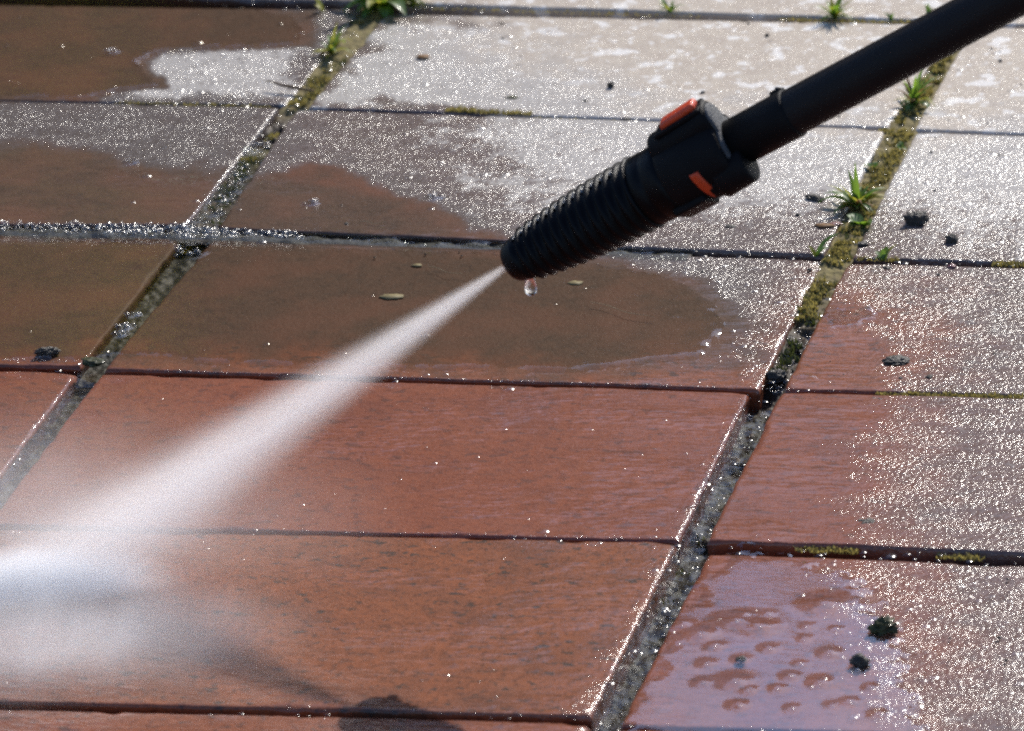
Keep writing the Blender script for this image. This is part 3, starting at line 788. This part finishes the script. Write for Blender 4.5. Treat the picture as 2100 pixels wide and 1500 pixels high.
lump(1592, 765, 52, 34, 'soil_lump', 'soil', 'black wet clod blocking the right open joint', zoff=-.003, rough=.4)
lump(1638, 708, 26, 18, 'soil_lump', 'soil', 'small black clod in the right open joint above the blocking clod', zoff=-.002)
lump(1714, 457, 34, 14, 'pebble', 'pebble', 'wet red pebble at the foot of the grass tuft', M_stone, None, rough=.25)
lump(1820, 548, 22, 11, 'soil_lump', 'soil', 'dark crumb under the small sprig right of the mossy crossing')
lump(1660, 552, 14, 8, 'soil_lump', 'soil', 'dark crumb on the corner left of the mossy crossing')
lump(1925, 563, 12, 8, 'soil_lump', 'soil', 'dark crumb left of the reddish brown clod')
for i, (x, y, q) in enumerate(((1792, 930, 9), (1860, 875, 10), (2065, 858, 10), (1905, 772, 18), (1780, 955, 8))):
    lump(x, y, q, q * .6, 'soil_lump', 'soil', ['tiny crumb on the wet paver, left one of a loose pair', 'tiny mossy crumb in the middle of the glittering right paver', 'tiny crumb near the right edge under the moss strip', 'thin brown flake right of the wide flattened lump', 'tiny crumb, lowest of the loose group beside the red band'][i])
# very small crumbs: a scatter nobody would count
v, f = [], []
def add_blob(p, r, v, f, seg=6):
    i0 = len(v); rows = [(-.3, .9), (.35, 1), (.8, .6)]
    for z, q in rows:
        for k in range(seg):
            a = 6.283 * k / seg; rr = r * q * random.uniform(.7, 1.25); v.append((p.x + rr * math.cos(a), p.y + rr * math.sin(a), p.z + r * z * .8))
    v.append((p.x, p.y, p.z + r))
    for t_ in range(2):
        for k in range(seg):
            j = (k + 1) % seg; f.append((i0 + t_ * seg + k, i0 + t_ * seg + j, i0 + (t_ + 1) * seg + j, i0 + (t_ + 1) * seg + k))
    for k in range(seg): f.append((i0 + 2 * seg + k, i0 + 2 * seg + (k + 1) % seg, len(v) - 1))
for _ in range(420):
    x = random.uniform(700, 2150); y = random.uniform(20, 1450)
    if y > 560 and x < 1620: continue
    if y > 600 and random.random() < .55: continue
    add_blob(G(x, y), random.lognormvariate(math.log(.00045), .45), v, f)
o = mesh('soil_crumbs', v, f, M_soil); tag(o, kind='stuff')

# flat leaf, husks, twig, straws
def ribbon(name, pts, widths, matl, parent=None, cup=.15):
    v, f = [], []
    n = len(pts)
    for i, p in enumerate(pts):
        d = (pts[min(i + 1, n - 1)] - pts[max(i - 1, 0)]).normalized(); sd = d.cross(Vector((0, 0, 1)))
        sd = sd.normalized() if sd.length > 1e-4 else Vector((1, 0, 0)); nn = sd.cross(d).normalized(); w_ = widths[i]
        v += [p - sd * w_, p - nn * w_ * cup, p + sd * w_]
    for i in range(n - 1):
        a = i * 3; f += [(a, a + 1, a + 4, a + 3), (a + 1, a + 2, a + 5, a + 4)]
    o = mesh(name, v, f, matl, parent)
    return o
def tube_path(name, pts, rads, matl, seg=7):
    v, f = [], []
    n = len(pts)
    for i, p in enumerate(pts):
        d = (pts[min(i + 1, n - 1)] - pts[max(i - 1, 0)]).normalized(); t = d.orthogonal().normalized(); b_ = d.cross(t)
        for k in range(seg):
            a = 6.283 * k / seg; v.append(p + t * (rads[i] * math.cos(a)) + b_ * (rads[i] * math.sin(a)))
    for i in range(n - 1):
        for k in range(seg):
            j = (k + 1) % seg; f.append((i * seg + k, i * seg + j, (i + 1) * seg + j, (i + 1) * seg + k))
    return mesh(name, v, f, matl)
o = tube_path('twig', [G(548, 165, .004), G(575, 174, .003), G(605, 180, .0022), G(645, 187, .0012)], [.0003, .0008, .0009, .0004], M_twig)
tag(o, 'thin dry brown twig lying left of the upper mossy joint', 'twig')
def flake(x, y, wpx, hpx, label, matl=M_flake, name='leaf_husk', cat='husk', z=-.0001, group='pale husks afloat in the puddle'):
    p = G(x, y, z); n = 18; v = [Vector((0, 0, .0001))]; f = []
    for k in range(n):
        a = 6.283 * k / n; rr = random.uniform(.72, 1.1); v.append(Vector((wpx / 9560 * math.cos(a) * rr, hpx / 9560 * 2.4 * math.sin(a) * rr, random.uniform(-.00004, .00006))))
    f = [(0, 1 + k, 1 + (k + 1) % n) for k in range(n)]
    f2 = []
    m = len(v); v += [q - Vector((0, 0, .00015)) for q in v]
    f += [(m, m + 1 + (k + 1) % n, m + 1 + k) for k in range(n)] + [(1 + k, m + 1 + k, m + 1 + (k + 1) % n, 1 + (k + 1) % n) for k in range(n)]
    o = mesh(name, v, f, matl, loc=p); tag(o, label, cat, group)
flake(805, 608, 56, 13, 'largest pale husk afloat in the brown puddle above the jet')
flake(856, 544, 26, 7, 'small pale husk in the puddle left of the nozzle mouth')
flake(1180, 580, 38, 10, 'pale husk in the puddle right of the hanging water drop')
flake(868, 116, 40, 12, 'brown withered leaf scrap on the pale far paver', M_leafb, 'leaf_scrap', 'leaf', .0012, None)
flake(1690, 462, 44, 10, 'reddish withered leaf scrap left of the mossy joint under the tuft', M_leafb, 'leaf_scrap', 'leaf', .0012, None)
v0 = []
STRAWS = [((737, 455), (790, 458), .02), ((880, 548), (945, 563), .02), ((990, 1178), (1013, 1177), 0), ((1210, 620), (1340, 652), 0)]
names = ['fine pale straw on the brown paver between the far row joints', 'frayed pale straw in the puddle left of the nozzle mouth', 'curl of pale fibre on the near washed red paver', 'long faint fibre in the puddle right of the jet']
for (a, b_, _), nm in zip(STRAWS, names):
    P0, P1 = G(*a, .0016), G(*b_, .0016); pts = [P0.lerp(P1, k / 7) + Vector((0, math.sin(k * 1.1) * .0012, 0)) for k in range(8)]
    tag(tube_path('straw', pts, [.00010] * 8, M_flake, 5), nm, 'straw', 'loose pale straws on the wet paving')

# ------------------------------------------------------------------ weeds
def blade(root, az, ln, lean, wd, matl, name='leaf', curve=.9, broad=False):
    pts, ws = [], []; n = 8 if not broad else 9; th = math.pi / 2 - lean * .35; p = Vector((0, 0, 0)); d = Vector((math.cos(az), math.sin(az), 0))
    for i in range(n):
        t = i / (n - 1); pts.append(p.copy())
        q = (math.sin(math.pi * min(1, .12 + t * .88)) ** .75 if broad else (1 - t ** 2.2) * (.55 + .45 * min(1, t * 4)))
        ws.append(max(wd * q, wd * .04))
        th -= lean * curve / n * (1 + t); p = p + (d * math.cos(th) + Vector((0, 0, 1)) * math.sin(th)) * (ln / (n - 1))
    return ribbon(name, pts, ws, matl, root, .35)
def weed(name, px, py, label, cat, leaves, group=None, z=-.0005):
    """leaves: (azimuth deg from the viewer's right, length px, lean, width px, material, broad)"""
    e = empty(name, G(px, py, z)); tag(e, label, cat, group)
    for a, ln, lean, wd, ml, br in leaves:
        blade(e, math.radians(a) + YAW, ln * 1.12 / 4780, lean, wd * 1.35 / 4780 / 2, ml, broad=br)
    return e
def rnd(n, amin, amax, lmin, lmax, le0, le1, w0, w1, ml, br=False):
    return [(random.uniform(amin, amax), random.uniform(lmin, lmax), random.uniform(le0, le1), random.uniform(w0, w1), random.choice(ml), br) for _ in range(n)]
G_ = [M_leaf, M_leaf, M_leaf, M_leafy]
weed('weed', 785, 16, 'big leafy green weed at the far left crossing, cut by the top edge', 'weed',
     rnd(20, 0, 360, 70, 140, .7, 1.7, 20, 32, G_, True) + rnd(10, -30, 210, 50, 110, .5, 1.3, 8, 14, G_) + rnd(9, 195, 350, 55, 105, 1.5, 2.0, 20, 30, [M_leaf, M_leaf, M_leafy], True) + [(12, 110, 1.5, 24, M_leafy, True), (-8, 120, 1.8, 26, M_leafy, True), (2, 100, 1.9, 22, M_leaf, True), (186, 110, 1.8, 24, M_leaf, True), (200, 105, 1.6, 22, M_leaf, True), (340, 90, 1.6, 26, M_leaf, True), (190, 60, 1.7, 20, M_leafb, True), (-20, 40, 1.9, 16, M_leafb, True)])
weed('seedling', 664, 24, 'single yellow green leaf sprouting at the far row joint left of the big weed', 'weed', [(160, 44, .6, 15, M_leafy, True), (140, 30, 1.2, 12, M_leafy, True)])
weed('grass_tuft', 680, 112, 'dark green grass tuft in the left mossy joint above the twig', 'grass', rnd(22, 0, 360, 36, 84, .4, 1.7, 8, 15, [M_leaf, M_leaf, M_leafy]) + rnd(5, 150, 260, 30, 50, 1.2, 1.9, 8, 14, [M_leafb, M_leafy]))
weed('grass_tuft', 1374, 27, 'short grass tuft on the far row joint right of the big weed', 'grass', rnd(15, 0, 360, 28, 54, .3, 1.4, 5, 8, G_))
weed('grass_tuft', 1712, 40, 'wide low grass tuft on the far row joint above the lance', 'grass', rnd(34, 0, 360, 34, 76, .5, 1.8, 5, 9, G_))
weed('grass_tuft', 1828, 44, 'tiny grass sprig on the far row joint nearest the lance', 'grass', rnd(5, 20, 160, 18, 30, .3, 1.0, 5, 8, [M_leaf]))
weed('grass_tuft', 1905, 40, 'tall thin grass sprig on the far row joint at the tube', 'grass', rnd(6, 20, 160, 28, 44, .3, 1.0, 5, 8, [M_leaf]))
weed('grass_tuft', 1875, 215, 'glistening grass tuft in the right joint just below the lance tube', 'grass', rnd(30, 0, 360, 40, 92, .4, 1.7, 6, 11, G_ + [M_leafb]) + rnd(5, 0, 360, 40, 60, 1.6, 2.0, 10, 14, [M_leaf], True))
weed('grass_tuft', 1758, 428, 'tallest green grass tuft in the right mossy joint beside the square soil block', 'grass',
     rnd(26, 0, 360, 44, 84, .5, 1.6, 9, 15, [M_leaf, M_leaf, M_leafy]) + rnd(12, 0, 360, 40, 78, 1.0, 1.9, 4, 8, [M_leafb, M_leafy, M_leaf]) + [(85, 92, .25, 11, M_leaf, False), (110, 80, .5, 12, M_leaf, False), (150, 84, 1.4, 14, M_leaf, False), (165, 92, 1.6, 14, M_leaf, False), (25, 80, 1.3, 13, M_leaf, False), (10, 72, 1.6, 12, M_leafy, False), (175, 50, 1.8, 18, M_leafb, False), (195, 52, 1.8, 18, M_leafb, False), (5, 44, 1.9, 12, M_leafb, False)])
weed('seedling', 1768, 462, 'small round leaved seedling directly below the tallest tuft', 'weed', rnd(9, 0, 360, 26, 42, 1.0, 1.7, 18, 24, [M_leaf], True))
weed('seedling', 1673, 527, 'bent two leaf sprout beside the lower mossy crossing', 'weed', [(20, 66, 1.0, 12, M_leaf, True), (140, 26, .7, 9, M_leafy, True), (30, 40, 1.4, 10, M_leaf, True)])
weed('seedling', 1812, 534, 'little green sprig on the right row joint next to the mossy crossing', 'weed', [(25, 44, 1.0, 8, M_leafy, False), (60, 30, .8, 12, M_leaf, True), (140, 26, 1.0, 12, M_leaf, True), (100, 22, .4, 10, M_leaf, True), (200, 22, 1.3, 10, M_leaf, True)])
weed('seedling', 1790, 345, 'tiny green sprout half way up the right mossy joint', 'weed', rnd(6, 0, 360, 14, 24, .8, 1.6, 8, 12, [M_leaf], True))
weed('seedling', 1848, 305, 'tiny sprout in the right mossy joint near the far crossing', 'weed', rnd(5, 0, 360, 12, 20, .8, 1.6, 8, 11, [M_leaf], True))

# ------------------------------------------------------------------ water beads and foam (glitter)
def dome(p, r, hgt, v, f, seg=8, ax=1.0):
    i0 = len(v)
    for q, z in ((1, 0), (.80, .55), (.42, .90)):
        for k in range(seg):
            a = 6.283 * k / seg; v.append((p.x + r * q * math.cos(a) * ax, p.y + r * q * math.sin(a), p.z + hgt * z))
    v.append((p.x, p.y, p.z + hgt))
    for t_ in range(2):
        for k in range(seg):
            j = (k + 1) % seg; f.append((i0 + t_ * seg + k, i0 + t_ * seg + j, i0 + (t_ + 1) * seg + j, i0 + (t_ + 1) * seg + k))
    for k in range(seg): f.append((i0 + 2 * seg + k, i0 + 2 * seg + (k + 1) % seg, len(v) - 1))
N = 60000
bx = rng.uniform(-40, 2140, N); by = rng.uniform(-20, 1510, N)
film, wash, dry, pale, algae = wetness(bx, by); pool = pool_mask(bx, by)
pr = (1 - film) * (1 - dry * .75) * .17 + film * .004
pr *= (1 - pool * .5)
pr += film * .014 * (by < 480)
pr *= .45 + 1.1 * (fbm(bx / 45, by / 18, 77) + .35)
sel = rng.random(N) < pr
v, f = [], []
for x, y in zip(bx[sel], by[sel]):
    p = G(x, y); r = float(np.clip(rng.lognormal(math.log(.00088), .48), .0004, .0030)); p.z = -.0001
    dome(p, r, r * rng.uniform(.13, .27), v, f, 10 if r > .0007 else 8)
for _ in range(34):
    x, y = random.uniform(180, 1150), random.uniform(60, 440)
    p = G(x, y, .0006); r = random.uniform(.0014, .0026); dome(p, r, r * .22, v, f, 14)
print('beads', int(sel.sum()))
o = mesh('water_beads', v, f, M_bead); tag(o, kind='stuff')
# beads along paver front edges and the washed joint rim
v, f = [], []
def edge_beads(x0, y0, x1, y1, n, r0=.00032, jit=2.0, z=-.0007):
    for _ in range(n):
        t_ = random.random(); p = G(x0 + (x1 - x0) * t_ + random.uniform(-jit, jit), y0 + (y1 - y0) * t_ + random.uniform(-jit, jit)); p.z = z
        dome(p, random.lognormvariate(math.log(r0), .45), random.uniform(.0003, .0007), v, f, 6)
edge_beads(300, 757, 1550, 794, 420); edge_beads(0, 1072, 1390, 1104, 240); edge_beads(0, 1434, 1210, 1467, 170); edge_beads(1530, 810, 1395, 1100, 420, jit=9); edge_beads(1385, 1120, 1220, 1460, 420, jit=9)
edge_beads(160, 755, 0, 960, 90, jit=3); edge_beads(1690, 1112, 2100, 1138, 90); edge_beads(1290, 1482, 2100, 1508, 60); edge_beads(0, 742, 160, 746, 60, .0004, z=.0008); edge_beads(1600, 797, 1800, 802, 60)
edge_beads(1400, 505, 1690, 522, 80, .0004, 4)
# sparkling water over the mossy left joint, and down the washed joints
def area_beads(poly, n, r0, z, zr=.0015):
    P = np.array(poly, float); c = 0
    while c < n:
        x = random.uniform(P[:, 0].min(), P[:, 0].max()); y = random.uniform(P[:, 1].min(), P[:, 1].max())
        if sdist(np.array([x]), np.array([y]), poly)[0] < 0: continue
        p = G(x, y); p.z = z + random.uniform(0, zr); r = random.lognormvariate(math.log(r0), .45); dome(p, r, r * .7, v, f, 7); c += 1
area_beads([(520, 290), (560, 290), (440, 470), (375, 470)], 330, .0006, -.0008)
area_beads([(0, 462), (380, 472), (620, 483), (620, 497), (380, 495), (0, 478)], 520, .0010, .0010)
area_beads([(1640, 650), (1690, 650), (1600, 800), (1560, 790)], 110, .0007, -.0035)
area_beads([(1545, 830), (1585, 830), (1260, 1480), (1230, 1470)], 110, .0007, -.0105, .004)
area_beads([(640, 20), (760, 10), (1000, 12), (640, 60)], 60, .0006, 0)
for x, y in GRIT:
    for _ in range(random.choice((1, 1, 2))):
        p = G(x + random.uniform(-3, 6), y + random.uniform(1, 6), .0011); r = random.uniform(.0006, .0011); dome(p, r, r * .6, v, f, 9)
o = mesh('edge_beads', v, f, M_bead); tag(o, kind='stuff')

# bubble rafts floating on the puddle
def bubbles(px, py, wpx, n, label, r=.0016):
    e = empty('bubble_raft', G(px, py, .0009)); tag(e, label, 'bubbles', 'bubble rafts on the flooded left joint')
    for i in range(n):
        v, f = [], []
        dx = random.uniform(-1, 1) * wpx / 9560; dy = random.uniform(-1, 1) * wpx / 9560 * .7
        rr = r * random.uniform(.4, 1.1); dome(Vector((dx, dy, 0)), rr, rr * .8, v, f, 12); mesh('bubble', v, f, M_bead, e)
    v, f = [], []
    dome(Vector((0, 0, -.0003)), wpx / 9560 * 1.15, .0006, v, f, 16); mesh('water_film', v, f, M_water, e)
bubbles(392, 515, 80, 12, 'largest bubble raft where the flooded joint meets the foaming row joint')
bubbles(272, 645, 34, 6, 'upper bubble raft of the group half way down the flooded left joint')
bubbles(252, 671, 42, 8, 'middle bubble raft of the group half way down the flooded left joint')
bubbles(246, 687, 30, 5, 'lower bubble raft of the group half way down the flooded left joint')
bubbles(640, 416, 34, 6, 'bubble cluster on the dark paver left of the brightest glint')
bubbles(890, 404, 40, 7, 'brightest glinting bubble cluster, left of the nozzle ribs', .002)
bubbles(232, 105, 38, 7, 'bubble cluster on the far left puddle')
bubbles(268, 332, 36, 6, 'bubble cluster above the yellow reflection on the left')

# ------------------------------------------------------------------ the jet and its spray
def vol_mat(name, build, aniso=.45, col=(1, .972, .94)):
    m, t = mat(name); b = NB(t); P = b.n('ShaderNodeTexCoord').outputs['Object']
    d = build(b, P)
    vs = b.n('ShaderNodeVolumeScatter', {'Color': (*col, 1), 'Density': d, 'Anisotropy': aniso}).outputs[0]
    b.out(None, vs)
    return m
MOUTH = TIP + LP(-9, 0, 0)
HIT = G(75, 1206)
JD = (HIT - MOUTH); JL = JD.length; JD.normalize()
jq = JD.to_track_quat('Z', 'Y')
R0, R1 = .0015, .0275
def jet_density(b, P):
    sp_ = b.n('ShaderNodeSeparateXYZ', {0: P})
    x, y, z = sp_.outputs
    t_ = b.math('DIVIDE', z, JL)
    rad = b.math('ADD', R0, b.math('MULTIPLY', t_, R1 - R0))
    q = b.math('DIVIDE', b.math('SQRT', b.math('ADD', b.math('MULTIPLY', x, x), b.math('MULTIPLY', y, y))), rad)
    g = b.math('POWER', 2.718, b.math('MULTIPLY', b.math('MULTIPLY', q, q), -2.5))
    g = b.math('SUBTRACT', g, .022, True)
    fall = b.math('POWER', b.math('DIVIDE', .004, b.math('ADD', rad, .0014)), 1.05)
    # fine streaks that run along the jet: angular coordinates scaled by the radius
    nx_ = b.math('DIVIDE', x, rad); ny_ = b.math('DIVIDE', y, rad)
    cv = b.n('ShaderNodeCombineXYZ', {0: nx_, 1: ny_, 2: b.math('MULTIPLY', t_, 1.6)}).outputs[0]
    st = b.rng(b.n('ShaderNodeTexNoise', {'Vector': cv, 'Scale': 3.2, 'Detail': 4}).outputs[0], .25, .75, .65, 1.35)
    return b.math('MULTIPLY', b.math('MULTIPLY', b.math('MULTIPLY', g, fall), st), 350.0)
M_jet = vol_mat('water_jet', jet_density, .35)
v, f = [], []; seg = 32
for t_ in (0, 1.0):
    for i in range(seg):
        a = 6.283185 * i / seg; r = (R0 + (R1 - R0) * t_) * 1.25; v.append((r * math.cos(a), r * math.sin(a), JL * t_))
for i in range(seg):
    j = (i + 1) % seg; f.append((i, j, seg + j, seg + i))
f += [tuple(reversed(range(seg))), tuple(range(seg, 2 * seg))]
o = mesh('water_jet', v, f, M_jet, smooth=False, loc=MOUTH); o.rotation_mode = 'QUATERNION'; o.rotation_quaternion = jq
tag(o, 'white cone shaped water jet bursting from the black nozzle onto the red pavers', 'water jet')

def ell(name, c, rx, ry, rz, dens, aniso=.3, nscale=40, power=1.6, rotz=YAW, label=None, ground=True, streak=(1, 1, 1)):
    def bd(b, P):
        m = b.n('ShaderNodeMapping', {0: P, 3: (1 / rx, 1 / ry, 1 / rz)}).outputs[0]
        ln = b.n('ShaderNodeVectorMath', {0: m}, operation='LENGTH').outputs['Value']
        g = b.math('POWER', b.math('SUBTRACT', 1.0, ln, True), power)
        nn = b.rng(b.noise(P, nscale, 4, .6, streak), .3, .7, .5, 1.5)
        return b.math('MULTIPLY', b.math('MULTIPLY', g, nn), dens)
    m = vol_mat(name, bd, aniso)
    bm = bmesh.new(); bmesh.ops.create_icosphere(bm, subdivisions=3, radius=1.02)
    for q in bm.verts: q.co = Vector((q.co.x * rx, q.co.y * ry, max(q.co.z * rz, -.003)))
    o = bm_obj(name, bm, m, None, c, smooth=False); o.rotation_euler.z = rotz
    if label: tag(o, label, 'spray')
    else: tag(o, kind='stuff')
    return o
ell('splash_spray', G(-20, 1224, .002), .082, .014, .023, 520, .3, 60, 1.5, label='dense white burst of spray where the jet strikes the paver at the left edge', streak=(.5, 1, 1))
ell('mist', G(40, 1180, .004), .17, .075, .085, 11, .3, 22, 1.5)
ell('low_spray', G(50, 1345, .001), .125, .05, .030, 42, .3, 40, 1.4)
# flying droplets round the burst
v, f = [], []
for _ in range(420):
    x = random.gauss(230, 110); y = random.gauss(1225, 26)
    if x > 420: continue
    p = G(x, y); p.z = abs(random.gauss(0, .007)); r = random.lognormvariate(math.log(.00022), .45)
    dome(p, r, r, v, f, 6)
    i0 = len(v); 
o = mesh('splash_droplets', v, f, M_bead); tag(o, kind='stuff')

# ------------------------------------------------------------------ trees beyond the paving (mirrored in the wet pavers)
def tree(az_deg, dist, top, bottom, rx, label, matl, n, trunk=.12, gap=.35):
    az = math.radians(az_deg) + YAW
    bx_, by_ = CAM.x - math.sin(az) * dist, CAM.y + math.cos(az) * dist
    e = empty('tree', (bx_, by_, -.05)); tag(e, label, 'tree', 'trees mirrored in the wet paving')
    v, f = [], []; seg = 10
    for i in range(8):
        t_ = i / 7; h_ = (bottom + (top - bottom) * .7) * t_; r = trunk * (1 - .75 * t_)
        for k in range(seg):
            a = 6.283 * k / seg; v.append((r * math.cos(a) + .1 * math.sin(t_ * 4), r * math.sin(a), h_))
    for i in range(7):
        for k in range(seg):
            j = (k + 1) % seg; f.append((i * seg + k, i * seg + j, (i + 1) * seg + j, (i + 1) * seg + k))
    mesh('trunk', v, f, M_bark, e)
    v, f = [], []
    rz = (top - bottom) / 2; cz = (top + bottom) / 2
    cl = [(random.uniform(-.85, .85) * rx, random.uniform(-.7, .7) * rx, cz + random.uniform(-.95, .9) * rz) for _ in range(70)]
    for _ in range(n):
        c = random.choice(cl); s_ = rx * .26
        p = Vector((c[0] + random.gauss(0, s_), c[1] + random.gauss(0, s_), c[2] + random.gauss(0, s_ * .8)))
        if p.z > top + .05: continue
        d = Vector((random.gauss(0, 1), random.gauss(0, 1), random.gauss(0, 1))).normalized(); q = d.orthogonal().normalized(); l = random.uniform(.09, .17)
        i = len(v); v += [p - q * l * .5, p + d * l, p + q * l * .5, p - d * l]; f.append((i, i + 1, i + 2, i + 3))
    mesh('crown', v, f, matl, e, smooth=False)
tree(17, 9.5, 6.2, .5, 1.3, 'leftmost tall dark tree beyond the paving, seen mirrored', M_crown, 9000)
tree(9.5, 9.2, 5.7, .4, 1.2, 'tall dark broadleaf tree beyond the paving on the left, seen mirrored', M_crown, 9000)
tree(3.6, 9.6, 4.6, .3, .75, 'slender dark broadleaf tree beyond the paving straight ahead, seen mirrored', M_crown, 8000)
tree(-4.5, 9.2, 3.30, .2, 1.0, 'low dark shrub tree beyond the paving on the right, seen mirrored', M_crown, 7000)
tree(-12, 9.5, 3.2, .2, 1.2, 'rightmost low dark shrub tree beyond the paving, seen mirrored', M_crown, 7000)

pts_ = []
for x, y, n_, r_ in ((150, 545, 60, .10), (135, 600, 50, .08), (140, 660, 60, .09), (110, 640, 40, .07), (60, 150, 90, .16), (30, 300, 50, .12), (175, 425, 26, .05), (100, 520, 40, .07), (85, 700, 20, .05)):
    g_ = G(x, y); d_ = (g_ - CAM).normalized(); d_.z = -d_.z; c_ = g_ + d_ * (4.9 / math.hypot(d_.x, d_.y)); pts_.append((c_, n_, r_))
base_ = pts_[2][0].copy(); base_.z = -.05
e = empty('tree', base_); tag(e, 'small yellow leaved birch in front of the tall dark trees, seen mirrored', 'tree', 'trees mirrored in the wet paving')
v, f = [], []
for c_, n_, r_ in pts_:
    for _ in range(int(n_ * 1.6)):
        p = c_ - base_ + Vector((random.gauss(0, r_ * .65), random.gauss(0, r_ * .65), random.gauss(0, r_ * .8)))
        d = Vector((random.gauss(0, 1), random.gauss(0, 1), random.gauss(0, 1))).normalized(); q = d.orthogonal().normalized(); l = random.uniform(.03, .06)
        i = len(v); v += [p - q * l * .5, p + d * l, p + q * l * .5, p - d * l]; f.append((i, i + 1, i + 2, i + 3))
mesh('crown', v, f, M_crowny, e, smooth=False)
v, f = [], []
for i in range(8):
    for k in range(8):
        a = 6.283 * k / 8; r = .03 * (1 - i / 9); v.append((r * math.cos(a) + .05 * math.sin(i), r * math.sin(a), 2.7 * i / 7))
for i in range(7):
    for k in range(8): f.append((i * 8 + k, i * 8 + (k + 1) % 8, i * 8 + 8 + (k + 1) % 8, i * 8 + 8 + k))
mesh('trunk', v, f, M_bark, e)
